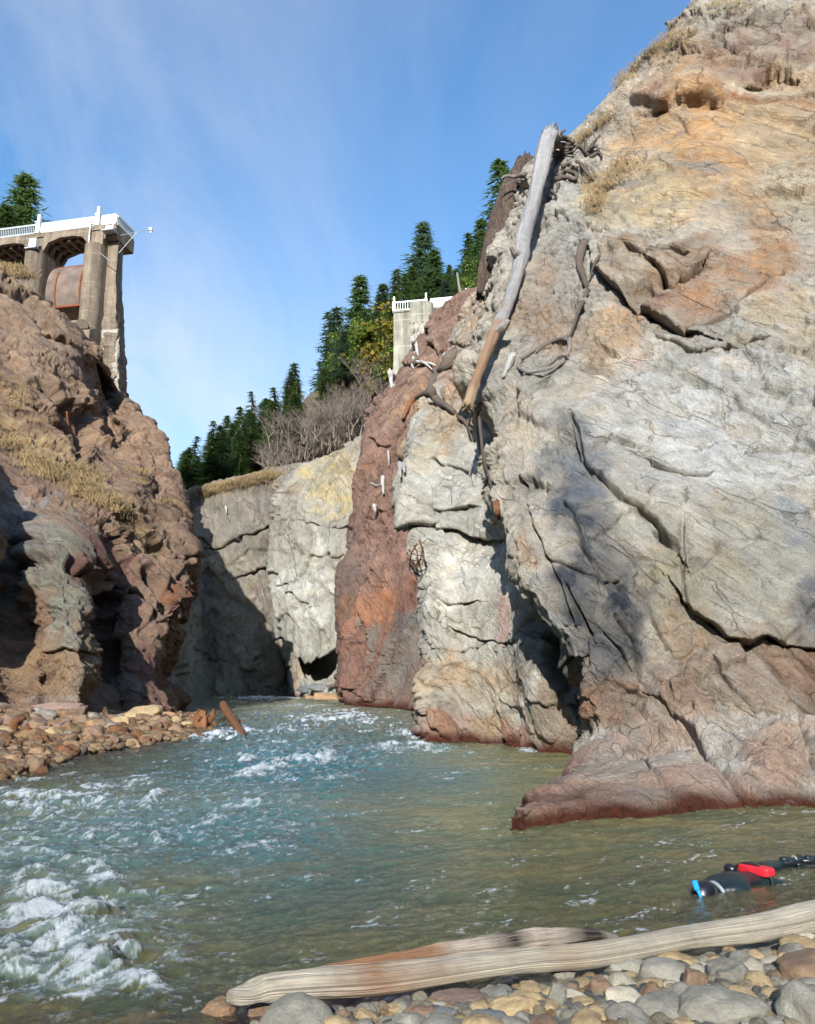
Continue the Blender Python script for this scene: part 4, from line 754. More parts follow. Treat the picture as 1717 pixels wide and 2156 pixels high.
def fir_mesh(seed, h=10.0, wide=.21, dens=1.0, sparse=.12):
    R = random.Random(seed); V = []; Fc = []
    z = h*.08
    while z < h*.985:
        t = z/h; r0 = h*wide*((1-t)**.85)*(.55+.45*min(1, t*5+.35)); nb = max(4, int((9 if t < .8 else 6)*dens)); ph = R.random()*6.28
        for k in range(nb):
            if R.random() < sparse: continue
            a = ph+6.283*k/nb+R.uniform(-.5, .5); z += h*.004*R.uniform(-1, 1.3); L_ = r0*R.uniform(.45, 1.28); dr = R.uniform(.12, .38)*(1-t*.6)
            ns = max(3, int(L_/h*46)); ca, sa = math.cos(a), math.sin(a)
            for s_ in range(ns):
                q = (s_+.6)/ns; x = L_*q; zz = z-dr*x+.16*L_*q*q+R.uniform(-.014, .014)*h
                for w_ in range(3):
                    wd = h*.012*(1.35-q)*R.uniform(.7, 1.6); ln = h*.032*R.uniform(.6, 1.5); off = R.uniform(-1, 1)*.30*L_*(1-q*.55)*.55
                    cx, cy = ca*x-sa*off, sa*x+ca*off; b = a+math.copysign(R.uniform(.2, .9), off); cb, sb = math.cos(b), math.sin(b); n = len(V)
                    tz = -ln*R.uniform(.1, .6)
                    V += [(cx-sb*wd*.5, cy+cb*wd*.5, zz+wd*R.uniform(-.3, .3)), (cx+sb*wd*.5, cy-cb*wd*.5, zz+wd*R.uniform(-.3, .3)), (cx+cb*ln+sb*wd*.2, cy+sb*ln-cb*wd*.2, zz+tz), (cx+cb*ln-sb*wd*.2, cy+sb*ln+cb*wd*.2, zz+tz)]
                    Fc.append((n, n+1, n+2, n+3))
        z += h*.030*R.uniform(.6, 1.4)*(1.5-.6*t)
    for k in range(10):
        n = len(V); a = R.random()*6.28; zz = h*(.95+.05*k/10); r = h*.012*(1.2-k/10); V += [(0, 0, zz+h*.02), (math.cos(a)*r, math.sin(a)*r, zz), (math.cos(a+1)*r, math.sin(a+1)*r, zz-.01*h), (math.cos(a+.5)*r*.3, math.sin(a+.5)*r*.3, zz-.02*h)]; Fc.append((n, n+1, n+2, n+3))
    me = bpy.data.meshes.new('crown'); me.from_pydata(V, [], Fc); me.update(); return me
def trunk_mesh(h, r):
    b = MB(); b.tube([(0, 0, -h*.06), (0, 0, 0), (.01*h, 0, h*.4), (0, .005*h, h*.8), (0, 0, h*.99)], [r*1.1, r, r*.7, r*.3, r*.06], 7, .1)
    me = bpy.data.meshes.new('trunk'); me.from_pydata(b.v, [], b.f); me.update(); return me
def broad_mesh(seed, h=6.0, n=1500):
    R = random.Random(seed); V = []; Fc = []; cl = [(R.uniform(-.25, .25)*h, R.uniform(-.25, .25)*h, R.uniform(.3, .95)*h, R.uniform(.10, .2)*h) for _ in range(13)]
    for i in range(n):
        cx, cy, cz, r = R.choice(cl); u = Vector((R.gauss(0, 1), R.gauss(0, 1), R.gauss(0, 1))).normalized()*r*R.uniform(.5, 1.1); p = Vector((cx, cy, cz))+u; k = len(V); s = h*.026*R.uniform(.6, 1.4)
        a = Vector((R.gauss(0, 1), R.gauss(0, 1), R.gauss(0, 1))).normalized(); b = a.cross(Vector((R.random(), R.random(), R.random()))).normalized(); V += [p-a*s, p+b*s*.7, p+a*s, p-b*s*.7]; Fc.append((k, k+1, k+2, k+3))
    me = bpy.data.meshes.new('crown'); me.from_pydata([tuple(v) for v in V], [], Fc); me.update(); return me
def bare_mesh(seed, h=5.0, stems=3, depth=4):
    R = random.Random(seed); b = MB()
    def br(p, d, l, r, lv):
        q = p+d*l*.5+Vector((R.uniform(-.06, .06), R.uniform(-.06, .06), 0))*l; e = q+(d+Vector((R.uniform(-.25, .25), R.uniform(-.25, .25), .05))).normalized()*l*.5
        b.tube([p, q, e], [r, r*.75, r*.5], 3, cap=False)
        if lv == 0: return
        for k in range(R.choice((2, 3, 3, 4))):
            t = R.uniform(.3, 1.0); s = p.lerp(q, t*2) if t < .5 else q.lerp(e, t*2-1)
            nd = (d+Vector((R.gauss(0, .6), R.gauss(0, .6), R.uniform(-.1, .5)))).normalized(); br(s, nd, l*R.uniform(.5, .75), r*.55, lv-1)
    for s in range(stems): br(Vector((R.uniform(-.15, .15)*h, R.uniform(-.15, .15)*h, 0)), Vector((R.uniform(-.35, .35), R.uniform(-.35, .35), 1)).normalized(), h*.42, h*.011, depth)
    me = bpy.data.meshes.new('branches'); me.from_pydata(b.v, [], b.f); me.update(); return me
firs = [fir_mesh(11+k, 10, w_, d_, s_) for k, (w_, d_, s_) in enumerate(((.21, 1, .12), (.17, .9, .22), (.25, 1.1, .08), (.15, .8, .32)))]
TR = trunk_mesh(10, .17)
def dsolid(name, me, mat, parent):
    if not me.materials: me.materials.append(mat)
    o = bpy.data.objects.new(name, me); C.objects.link(o); o.parent = parent; return o
def tree(kind, px, pyt, pyb, d, label, group, mat=None, lean=0, wide=1.0):
    """stands with its foot at (px, pyb) and its tip at pyt, d metres up the gorge"""
    p0 = at(px, pyb, d); p1 = at(px, pyt, d); h = p1[2]-p0[2]
    t = empty('fir_tree', p0, label, 'tree', group, rz=rnd.uniform(0, 6.28)); wide *= 1.35; t.scale = (h/10*wide, h/10*wide, h/10); t.rotation_euler.x = lean
    me = firs[kind]
    c = dsolid('crown', me, M_fir, t); dsolid('trunk', TR, M_bark, t)
    if mat: c.material_slots[0].link = 'OBJECT'; c.material_slots[0].material = mat
    return t
GF = 'dark firs along the slope behind the gorge'
tree(0, 28, 366, 640, 92, 'tall fir standing behind the spillway deck at the left edge', 'firs behind the spillway', wide=1.35); tree(2, -12, 430, 660, 88, 'broad fir seen under and over the left end of the deck', 'firs behind the spillway', wide=1.2); tree(1, 60, 560, 680, 100, 'low fir showing through the left arch of the spillway', 'firs behind the spillway')
spec = [(2, 396, 1072, 1130, 106, 'bushy fir growing lowest on the slope just above the left cliff'), (0, 411, 972, 1105, 112, 'pointed fir rising beside the left cliff silhouette'), (2, 380, 1040, 1125, 104, None), (3, 436, 990, 1060, 116, None), (1, 455, 941, 1030, 118, 'slim fir fourth from the left on the slope'), (0, 485, 917, 1020, 118, 'fir with a thin crown between two clumps of firs'), (2, 470, 985, 1030, 112, None), (1, 520, 888, 1010, 120, None), (0, 548, 845, 1000, 120, 'tallest fir of the middle clump above the dark rock'), (3, 562, 840, 1000, 122, None), (2, 535, 930, 1005, 114, None), (0, 602, 835, 980, 121, 'fir at the right end of the middle clump'), (2, 585, 915, 985, 115, None), (1, 620, 880, 960, 122, None),
 (3, 690, 655, 850, 122, 'lean fir with a gappy crown leading the upper clump'), (1, 705, 644, 850, 120, 'tall gappy fir at the left of the upper clump'), (3, 672, 760, 880, 118, None), (2, 735, 690, 860, 118, None), (0, 756, 578, 820, 121, 'sharp tall fir standing clear of the upper clump'), (2, 775, 670, 800, 117, None), (1, 718, 770, 860, 114, None), (0, 805, 596, 760, 117, 'fir just left of the grey abutment wall'), (2, 822, 640, 780, 112, None), (1, 835, 565, 740, 118, None),
 (0, 892, 466, 700, 118, 'tallest fir behind the grey abutment railing'), (2, 915, 525, 700, 116, 'full fir right behind the abutment railing'), (2, 868, 560, 700, 114, None), (1, 852, 575, 700, 112, None), (0, 880, 590, 690, 108, None), (2, 940, 590, 700, 110, None), (0, 962, 565, 690, 112, None), (1, 990, 490, 680, 112, 'fir between the abutment and the bark-covered stump'), (0, 1017, 460, 660, 110, 'high fir leaning against the skyline by the bark-covered stump'), (2, 985, 540, 660, 106, None), (1, 1060, 336, 600, 100, 'thin fir at the top, half hidden by the bark-covered stump'), (3, 1072, 385, 600, 98, None), (0, 1035, 520, 640, 100, None)]
for k, px, a, b, d, lab in spec: tree(k, px, a, b+6, d, lab or 'dark green fir among its neighbours on the slope behind the gorge', GF, M_firb if rnd.random() < .45 else None, wide=1.15)
for i in range(92):                                            # fill the wooded band down the slope
    t = rnd.random()**1.35; px = 372+t*600; line = np.interp(px, [372, 440, 520, 620, 640, 700, 800, 900, 1000], [1110, 1030, 985, 930, 900, 830, 740, 670, 600])
    if 625 < px < 665: continue
    base = line+rnd.uniform(-25, 35); hh = rnd.uniform(60, 115) if px > 650 else rnd.uniform(90, 150)
    tree(rnd.randint(0, 3), px, base-hh, base+6, rnd.uniform(105, 124), 'dark green fir among its neighbours on the slope behind the gorge', GF, M_firb if rnd.random() < .4 else None, wide=rnd.uniform(1.1, 1.45))
BM = [broad_mesh(31), broad_mesh(32)]
BT = trunk_mesh(6, .12)
def shrub(px, pyt, pyb, d, mat, label, group, k=0):
    p0 = at(px, pyb, d); h = at(px, pyt, d)[2]-p0[2]; t = empty('leafy_tree', p0, label, 'tree', group, rz=rnd.uniform(0, 6)); t.scale = (h/6,)*3
    c = dsolid('crown', BM[k], M_broad, t); dsolid('trunk', BT, M_bark, t); c.material_slots[0].link = 'OBJECT'; c.material_slots[0].material = mat
for px, a, b, d, mat, lab in ((735, 720, 850, 112, M_broad, None), (765, 700, 860, 110, M_broad, None), (790, 680, 850, 106, M_broad, None), (812, 660, 830, 104, M_yell, 'yellow-leaved tree beside the left edge of the abutment wall'), (822, 720, 850, 102, M_broad, None), (750, 790, 880, 108, M_broad, None), (700, 800, 870, 112, M_broad, None), (800, 760, 870, 101, M_yell, 'low yellowing tree below the first yellow one'), (490, 985, 1030, 112, M_broad, None), (440, 1020, 1065, 110, M_broad, None), (520, 975, 1015, 113, M_yell, 'small yellowish tree above the dark rock cap'), (1000, 560, 640, 100, M_broad, None)):
    shrub(px, a, b, d, mat, lab or 'green leafy tree mixed in below the firs', 'leafy trees below the firs', rnd.randint(0, 1))
BR = [bare_mesh(51+k) for k in range(4)]
TG = 'bare twiggy saplings on the slope'
for i in range(84):
    t = i/84; px = 565+t*240+rnd.uniform(-18, 18); base = 1000-(px-590)*.62+rnd.uniform(-50, 24); hh = rnd.uniform(50, 105); d = 104-(px-590)*.02+rnd.uniform(-3, 3)
    p0 = at(px, base, d); h = at(px, base-hh, d)[2]-p0[2]; tr_ = empty('bare_sapling', p0, 'bare grey sapling in the leafless thicket above the grey wall', 'sapling', TG, rz=rnd.uniform(0, 6)); tr_.scale = (h/5*1.3, h/5*1.3, h/5)
    dsolid('branches', BR[i % 4], M_twig, tr_)
for i, (px, a, b) in enumerate(((588, 790, 1010), (650, 905, 1010), (640, 862, 940), (675, 840, 960))):
    pass
# dry grass: tufts of thin blades, one mass
M_grass = simple_mat('dry_grass', srgb(160, 136, 98, .72), .9, 1.2, .3, 0)
def grass(name, spots, label, hmul=1.0, seed=1):
    R = random.Random(seed); V = []; Fc = []
    for P, n, r, h in spots:
        for i in range(n):
            a = R.random()*6.28; q = math.sqrt(R.random())*r; x, y_, z = P[0]+math.cos(a)*q, P[1]+math.sin(a)*q*.5, P[2]
            hh = h*R.uniform(.5, 1.2)*hmul; w_ = .006*h/.5+.004; lx, ly = R.gauss(0, .35)*hh, R.gauss(0, .3)*hh-.1*hh; k = len(V)
            V += [(x-w_, y_, z), (x+w_, y_, z), (x+lx*.5+w_*.6, y_+ly*.5, z+hh*.65), (x+lx, y_+ly, z+hh*.9), ]; Fc.append((k, k+1, k+2, k+3))
    b = MB(); b.v = V; b.f = Fc; return tag(b.build(name, M_grass), label, 'grass', None, 'stuff')
# ================================================================== WOOD, STONES, PEOPLE
bpy.context.view_layer.update(); DG = bpy.context.evaluated_depsgraph_get()
CLIFFS = [o for o in C.objects if o.name.startswith('canyon_wall')]
def surf(px, py, off=0.0, dflt=30.0, only=None):
    """the point of rock seen at (px, py), moved off metres out of the rock towards the river"""
    o0 = Vector((0, 0, H)); d = (Vector(at(px, py, 10))-o0).normalized(); best = None
    for o in CLIFFS:
        if only and o.name != only: continue
        ok, loc, nrm, _ = o.ray_cast(o0, d)
        if ok and (best is None or (loc-o0).length < best): best = (loc-o0).length
    if best is None: return Vector(at(px, py, dflt))
    return o0+d*(best-off)
def wood_mat(name, c0, c1, scale=3, band=None):
    m, N, L, P = new_mat(name); v = coords(N, 'Object'); n = noise_tex(N, L, scale*2.5, 7, .7, v, .4); w_ = noise_tex(N, L, scale*.35, 4, .6, v)
    a = N.new('ShaderNodeAttribute'); a.attribute_name = 'grainu'
    sp = N.new('ShaderNodeCombineXYZ'); b_ = N.new('ShaderNodeAttribute'); b_.attribute_name = 'along'
    L.new(a.outputs[2], sp.inputs[0]); L.new(math_node(N, L, 'MULTIPLY', b_.outputs[2], .12), sp.inputs[1]); g = noise_tex(N, L, 9, 6, .65, sp.outputs[0], .25)
    c = mixc(N, L, ramp_c(N, L, g.outputs[0], .30, .62, 0, 1), tuple(c0), tuple(c1)); c = mixc(N, L, 1, c, ramp_c(N, L, n.outputs[0], .3, .7, .8, 1.15), 'MULTIPLY')
    for pos0, pos1, col, nz in (band or ()):
        k = math_node(N, L, 'ADD', b_.outputs[2], math_node(N, L, 'MULTIPLY', math_node(N, L, 'SUBTRACT', w_.outputs[0], .5), nz))
        k = math_node(N, L, 'MULTIPLY', ramp_c(N, L, k, pos0, pos0+.09, 0, 1), ramp_c(N, L, k, pos1, pos1+.06, 1, 0)); k = math_node(N, L, 'MULTIPLY', k, ramp_c(N, L, g.outputs[0], .38, .5, .35, .95)); c = mixc(N, L, k, c, tuple(col))
    L.new(c, P.inputs['Base Color']); P.inputs['Roughness'].default_value = .8; P.inputs['Specular IOR Level'].default_value = .25
    h = math_node(N, L, 'ADD', math_node(N, L, 'MULTIPLY', g.outputs[0], 1.4), math_node(N, L, 'MULTIPLY', n.outputs[0], .4)); L.new(bump(N, L, h, .9, .05), P.inputs['Normal']); return m
def log_mesh(name, pts, rad, mat, parent=None, n=22, m=90, lump=.16, seed=0, jag=.0, groove=None, twist=.3):
    """a trunk along pts (world points), with knots, grain and optional drying split"""
    P = spline([tuple(p) for p in pts], m); r = spline([[q] for q in rad], m)[:, 0]; T = np.gradient(P, axis=0); T /= np.linalg.norm(T, axis=1)[:, None]
    ref = np.array([.13, .05, 1.0]); 
    if abs(T[:, 2]).mean() > .75: ref = np.array([.2, 1.0, .1])
    A = np.cross(T, ref); A /= np.linalg.norm(A, axis=1)[:, None]; B = np.cross(A, T); V = []; gu = []; al = []
    rr = np.random.RandomState(seed+1); je = 1+jag*rr.rand(n)
    k_ = np.arange(n); L_ = np.linalg.norm(np.diff(P, axis=0), axis=1).sum()
    for i in range(m):
        w_ = 2*math.pi*k_/n+twist*i/m; c, s = np.cos(w_)[:, None], np.sin(w_)[:, None]; q = P[i]+(A[i]*c+B[i]*s)*r[i]
        f = 1+lump*(fbm(np.stack([np.cos(w_)*1.2, np.sin(w_)*1.2, np.full(n, i/m*L_/max(r.max(), .01)*.22)], -1)+seed*3.1, 4, seed))*1.2
        f = f+.05*fbm(np.stack([w_*4, np.full(n, i/m*2.0), w_*0], -1), 3, seed+5)
        if groove is not None:
            for ga, gd, gw in groove: f = f-gd*np.exp(-(((np.mod(w_-ga-.25*math.sin(i/m*5+ga)+math.pi, 2*math.pi)-math.pi)/gw)**2))*(.6+.4*math.sin(i/m*9+ga*3))
        V.append(P[i]+(A[i]*c+B[i]*s)*(r[i]*f)[:, None]); gu.append(w_); al.append(np.full(n, i/(m-1)))
    V = np.concatenate(V); 
    if jag:
        V[-n:] += T[-1]*(rr.rand(n)*jag*r[-1]*6)[:, None]; V[:n] -= T[0]*(rr.rand(n)*jag*r[0]*3)[:, None]
    e0 = P[0]-T[0]*r[0]*.15; e1 = P[-1]+T[-1]*r[-1]*.15; V = np.concatenate([V, [e0, e1]]); N_ = m*n
    Fq = [(i*n+j, i*n+(j+1) % n, (i+1)*n+(j+1) % n, (i+1)*n+j) for i in range(m-1) for j in range(n)]
    me = bpy.data.meshes.new(name); me.from_pydata([tuple(v) for v in V], [], Fq+[(N_, (j+1) % n, j) for j in range(n)]+[(N_+1, (m-1)*n+j, (m-1)*n+(j+1) % n) for j in range(n)])
    me.polygons.foreach_set('use_smooth', np.ones(len(me.polygons), bool))
    for an, av in (('grainu', np.concatenate(gu+[[0, 0]])), ('along', np.concatenate(al+[[0, 1]]))):
        a_ = me.attributes.new(an, 'FLOAT', 'POINT'); a_.data.foreach_set('value', av.astype(np.float32))
    me.materials.append(mat); o = bpy.data.objects.new(name, me); C.objects.link(o)
    if parent is not None: o.parent = parent; o.matrix_parent_inverse = parent.matrix_basis.inverted()
    return o
def pxr(p, r): 
    """size in metres of r picture units at point p"""
    dep = p[1]*ct+(p[2]-H)*st; return r*dep/F
W_silver = wood_mat('silver_wood', srgb(118, 115, 114), srgb(166, 164, 164), 1.2, [(.68, 1.3, srgb(146, 112, 80), .8), (.84, 1.3, srgb(166, 142, 112), .6)])
W_grey = wood_mat('grey_wood', srgb(110, 100, 92), srgb(160, 152, 144), 2); W_dark = wood_mat('dark_root', srgb(78, 66, 56), srgb(122, 110, 100), 2)
W_white = wood_mat('bleached_wood', srgb(160, 156, 148), srgb(198, 195, 190), 2); W_red = wood_mat('wet_red_wood', srgb(104, 68, 46), srgb(150, 104, 72), 2)
W_bark = simple_mat('old_bark', srgb(96, 80, 70), .95, 3.0, .5, .35, 1.0, stretch=(2.2, 2.2, .6))
W_log = wood_mat('shore_log', srgb(190, 176, 152), srgb(216, 207, 190), 3, [(.28, .36, srgb(160, 110, 74), .2), (.50, .53, srgb(168, 124, 88), .15), (.93, 1.2, srgb(180, 140, 104), .2)])
W_log2 = wood_mat('charred_log', srgb(196, 176, 156), srgb(214, 200, 184), 3, [(.0, .32, srgb(170, 118, 76), .3), (.46, .56, srgb(24, 22, 22), .12), (.68, .84, srgb(26, 24, 24), .15)])
# ---- front log lying along the near shore
lp = [(492, 2098, .10), (520, 2093, .14), (560, 2080, .16), (640, 2072, .17), (801, 2061, .17), (987, 2036, .17), (1120, 2020, .17), (1250, 2010, .17), (1450, 1974, .18), (1600, 1953, .18), (1717, 1929, .19), (1900, 1895, .2), (2200, 1845, .2)]
lr = [16, 22, 27, 29, 30, 26, 24, 25, 24, 27, 30, 31, 31]
pts = [ground(a, b, z) for a, b, z in lp]; rad = [pxr(p, r) for p, r in zip(pts, lr)]
fl_ = empty('driftwood_log', ground(1000, 2040, 0), 'long pale split log lying between the cobbles and the calm pool', 'log')
log_mesh('trunk', pts, rad, W_log, fl_, n=40, m=300, lump=.10, seed=3, jag=.25, groove=[(.55, .30, .045), (1.15, .14, .06), (.15, .16, .07), (1.7, .12, .05), (.9, .08, .04)])
lq = [(660, 2052, .05), (684, 2040, .07), (833, 2018, .09), (1000, 1995, .12), (1100, 1980, .13), (1200, 1970, .13), (1262, 1970, .08), (1300, 1973, .02)]
pts = [ground(a, b, z) for a, b, z in lq]; rad = [pxr(p, r) for p, r in zip(pts, [4, 8, 13, 19, 20, 16, 11, 3])]
l2 = empty('driftwood_log', ground(1000, 2000, 0), 'shorter reddish log with black charred patches, half afloat behind the long pale log', 'log')
log_mesh('trunk', pts, rad, W_log2, l2, n=28, m=160, lump=.3, seed=8, jag=.3, groove=[(1.2, .25, .2), (2.6, .2, .2)])
# ---- silver trunk leaning on the cliff
sp_ = [(1158, 285, 20), (1146, 320, 21), (1135, 380, 19), (1117, 450, 18), (1103, 500, 17), (1097, 545, 18), (1080, 612, 16), (1062, 660, 15), (1042, 700, 15), (1022, 750, 13), (1001, 802, 12), (984, 855, 14)]
base = [surf(px_+10, py_, .0, 34) for px_, py_, r in sp_]
ds = np.array([p.y for p in base]); ds = np.minimum.accumulate(ds); ds = ds-np.linspace(.9, .8, len(ds)); 
k_ = np.polyfit(np.arange(len(ds)), ds, 2); fit = np.polyval(k_, np.arange(len(ds))); fit -= max(0, float((fit-ds).max()))*.6
pts = [at(px_, py_, d) for (px_, py_, r), d in zip(sp_, fit)]; rad = [pxr(p, r*.84) for p, (_, _, r) in zip(pts, sp_)]
sn = empty('fallen_trunk', pts[-1], 'long silver-grey dead trunk leaning down the cliff, orange at its lower end', 'trunk')
log_mesh('trunk', pts, rad, W_silver, sn, n=26, m=220, lump=.22, seed=21, jag=.2, groove=[(.8, .12, .2), (3.9, .15, .25)])
b = MB()                                                       # splintered top
R = random.Random(5); top = Vector(pts[0]); s_ = pxr(pts[0], 1)
for k in range(26):
    x0 = R.uniform(-16, 16); q = top+Vector((x0*s_, R.uniform(-.3, .3), R.uniform(-10, 8)*s_)); e = q+Vector((R.uniform(-5, 9)*s_, R.uniform(-.2, .2), R.uniform(14, 40)*s_*(1-abs(x0-4)/34))); b.tube([q, q.lerp(e, .6), e], [3.4*s_, 2.2*s_, .4*s_], 5, .3, k)
b.build('splinters', W_grey, sn)
for sgn, pyk in ((-1, 566), (1, 700)):
    q = Vector(pts[5 if sgn < 0 else 8]); b = MB(); b.tube([q, q+Vector((sgn*.3, -.35, .1)), q+Vector((sgn*.45, -.5, .25))], [.22, .16, .08], 7, .3); b.build('knot', W_grey, sn)
# ---- root mass torn out at the head of the trunk
def spray(name, label, cat, x0, y0, specs, mat, r0, seed=0, off=.35, parts='root', group=None, dflt=34):
    """specs: list of picture polylines lying on the rock, each a root of its own"""
    root = empty(name, surf(x0, y0, off, dflt), label, cat, group); 
    for i, (pl, rr) in enumerate(specs):
        P = [surf(px_, py_, off+.12*math.sin(j*2.1+i), dflt) for j, (px_, py_) in enumerate(pl)]
        dd = [p.y for p in P]; md = sorted(dd)[len(dd)//2]
        P = [Vector(at(px_, py_, min(max(p.y, md-1.2), md+1.2))) for p, (px_, py_) in zip(P, pl)]
        rad = [pxr(p, rr*(1-.55*j/(len(pl)-1))) for j, p in enumerate(P)]
        log_mesh(parts, P, rad, mat, root, n=9, m=max(14, len(pl)*7), lump=.3, seed=seed+i, jag=.4)
    return root
R = random.Random(9)
sx = [([(1162, 300), (1176, 290), (1192, 292), (1208, 298)], 9), ([(1160, 310), (1180, 306), (1203, 304)], 8), ([(1164, 292), (1172, 276), (1170, 262)], 6), ([(1168, 300), (1190, 312), (1206, 310)], 7), ([(1160, 320), (1178, 320), (1196, 316)], 5), ([(1166, 296), (1182, 280), (1188, 276)], 5)]
spray('root_mass', 'dark torn root mass behind the splintered head of the silver trunk', 'roots', 1170, 300, sx, W_dark, 6, 40, .6)
sx = [([(1162, 360), (1160, 400), (1150, 430)], 4), ([(1172, 322), (1168, 350), (1160, 380)], 5), ([(1182, 370), (1176, 390), (1170, 410)], 4), ([(1140, 332), (1170, 328), (1210, 318)], 4), ([(1185, 350), (1200, 345), (1216, 352)], 5), ([(1160, 400), (1172, 412), (1166, 420)], 3), ([(1150, 408), (1162, 414), (1175, 402)], 3), ([(1176, 372), (1190, 360), (1214, 366), (1212, 378)], 6), ([(1174, 378), (1196, 374), (1213, 380)], 7)]
spray('root_tangle', 'tangle of dark broken roots on the cliff right beside the top of the silver trunk', 'roots', 1180, 370, sx, W_dark, 4, 60, .3)
sx = [([(1236, 322), (1234, 300), (1232, 282)], 4), ([(1240, 318), (1250, 300), (1262, 286)], 4), ([(1238, 325), (1225, 310), (1214, 306)], 3.5), ([(1246, 330), (1262, 322), (1268, 330)], 4), ([(1216, 340), (1232, 352), (1248, 378)], 4), ([(1222, 345), (1240, 368), (1252, 372)], 3), ([(1244, 312), (1256, 308), (1262, 318)], 4)]
spray('root_tangle', 'spiky dark roots sticking out of the grey crest above the cliff slope', 'roots', 1240, 320, sx, W_dark, 4, 80, .3)
sx = [([(1191, 711), (1170, 716), (1146, 725), (1120, 740), (1096, 756)], 6), ([(1200, 714), (1198, 740), (1180, 765), (1150, 778), (1114, 786)], 5), ([(1196, 748), (1175, 752), (1160, 764), (1140, 772)], 3), ([(1096, 756), (1093, 772), (1110, 784), (1135, 784)], 5), ([(1130, 740), (1140, 732), (1160, 722)], 3), ([(1190, 760), (1160, 782), (1145, 792)], 3), ([(1085, 745), (1080, 765), (1070, 780)], 2.5)]
spray('root_tangle', 'grey curling roots on the slope right of the lower silver trunk', 'roots', 1150, 750, sx, W_grey, 5, 100, .25)
spray('root', 'thick dark curved root hanging above the tan rock, right of the silver trunk', 'root', 1225, 560, [([(1230, 516), (1221, 540), (1222, 565), (1232, 590), (1238, 612)], 10), ([(1262, 540), (1250, 560), (1242, 590)], 4), ([(1238, 612), (1225, 640), (1215, 665), (1204, 700), (1197, 716)], 5)], W_dark, 8, 120, .3)
spray('driftwood_piece', 'short white weathered stub below the shadow of the silver trunk', 'driftwood', 1070, 770, [([(1079, 748), (1070, 770), (1061, 793)], 8)], W_white, 8, 130, .3)
spray('forked_root', 'dark forked branch with an orange arm, lying left of the silver trunk foot', 'branch', 915, 810, [([(958, 748), (940, 770), (925, 785), (912, 806), (908, 824)], 15), ([(908, 822), (918, 840), (935, 852), (950, 862), (966, 876)], 10), ([(910, 826), (897, 827), (878, 838)], 9), ([(966, 876), (985, 895), (992, 915), (998, 940)], 5)], W_dark, 10, 140, .35)
spray('branch', 'rusty orange arm of dead wood pointing down left of the forked branch', 'branch', 862, 850, [([(882, 836), (866, 848), (858, 862), (850, 880)], 7)], W_red, 8, 150, .3)
spray('snag', 'white bleached snag with spreading roots under the grey abutment', 'snag', 878, 750, [([(870, 716), (873, 740), (879, 764)], 5), ([(876, 722), (880, 745), (890, 762)], 4), ([(879, 762), (895, 764), (910, 766), (924, 774)], 4), ([(872, 755), (868, 768), (872, 776)], 4), ([(888, 760), (902, 770), (910, 778)], 3)], W_white, 5, 160, .5, dflt=70)
spray('snag', 'white broken stump on the skyline below the abutment corner', 'snag', 827, 800, [([(822, 784), (824, 800), (827, 822)], 7), ([(828, 786), (830, 800), (830, 815)], 4)], W_white, 6, 170, .4, dflt=70)
for lab, pl, r_ in (('tall thin dead snag standing where the railing meets the cliff', [(974, 645), (970, 620), (966, 596), (964, 578)], 4.5), ('short grey broken post of wood at the right end of the white railing', [(987, 638), (986, 622), (986, 608)], 4)):
    P = [at(a, b_, 68) for a, b_ in pl]; s = empty('snag', P[0], lab, 'snag'); log_mesh('trunk', P, [pxr(p, r_*(1-.7*j/len(P))) for j, p in enumerate(P)], W_grey, s, n=8, m=20, lump=.3, seed=int(r_*10), jag=.5)
for lab, pl, r_, mt in (('pale splintered pole hanging from the silver trunk foot down the seam', [(1001, 862), (1004, 900), (1010, 950), (1020, 1000), (1030, 1060)], 4.5, W_grey), ('dark thin pole wedged in the seam beside the pale one', [(1010, 880), (1018, 960), (1034, 1020), (1048, 1075)], 3.5, W_dark), ('short brown splinters hanging under the silver trunk foot', [(995, 858), (990, 885), (984, 900)], 3, W_grey), ('brown log end stuck in the seam between the white and grey rock', [(1046, 1062), (1048, 1078), (1050, 1092)], 8, W_red)):
    spray('pole' if 'pole' in lab else 'driftwood_piece', lab, 'driftwood', pl[0][0], pl[0][1], [(pl, r_)], mt, r_, 180+int(r_*10), .45, 'stem')
spray('root_cluster', 'red-brown roots dangling over the red rock wall', 'roots', 880, 1180, [([(884, 1138), (889, 1160), (883, 1185), (874, 1212)], 2.2), ([(862, 1158), (874, 1168), (888, 1170)], 2), ([(858, 1176), (872, 1180), (892, 1178)], 2), ([(878, 1146), (866, 1168), (862, 1200)], 2), ([(890, 1152), (893, 1172), (888, 1190)], 2), ([(872, 1150), (880, 1168), (878, 1196)], 2), ([(866, 1186), (876, 1196), (882, 1186)], 2)], W_red, 4, 200, .7, dflt=50)
for k, (a, b_, hh) in enumerate(((806, 1022, 34), (789, 1076, 22), (842, 990, 28), (850, 985, 18), (818, 965, 30), (476, 1074, 14))):
    lab = ['white stub with a side branch stuck on the red rock wall', 'small white scrap of wood low on the red rock wall', 'narrow white stub near the edge of the cream buttress', 'tiny white chip of wood next to the narrow stub', 'thin white stick high on the red rock wall', 'small pale stick on the dark rock shoulder'][k]
    sp2 = [([(a, b_-hh/2), (a+1, b_), (a+2, b_+hh/2)], 5 if k < 4 else 2.5)]
    if k == 0: sp2.append(([(a, b_-2), (a-12, b_), (a-26, b_-6)], 2))
    spray('bleached_stub', lab, 'driftwood', a, b_, sp2, W_white, 4, 220+k*3, .5, 'stub', dflt=60)
spray('rusty_rod', 'thin rusty rod standing in the dark gully of the left wall', 'rod', 145, 930, [([(141, 868), (146, 905), (150, 940), (155, 968)], 2)], M_rust, 2, 240, .8, 'rod', dflt=50)
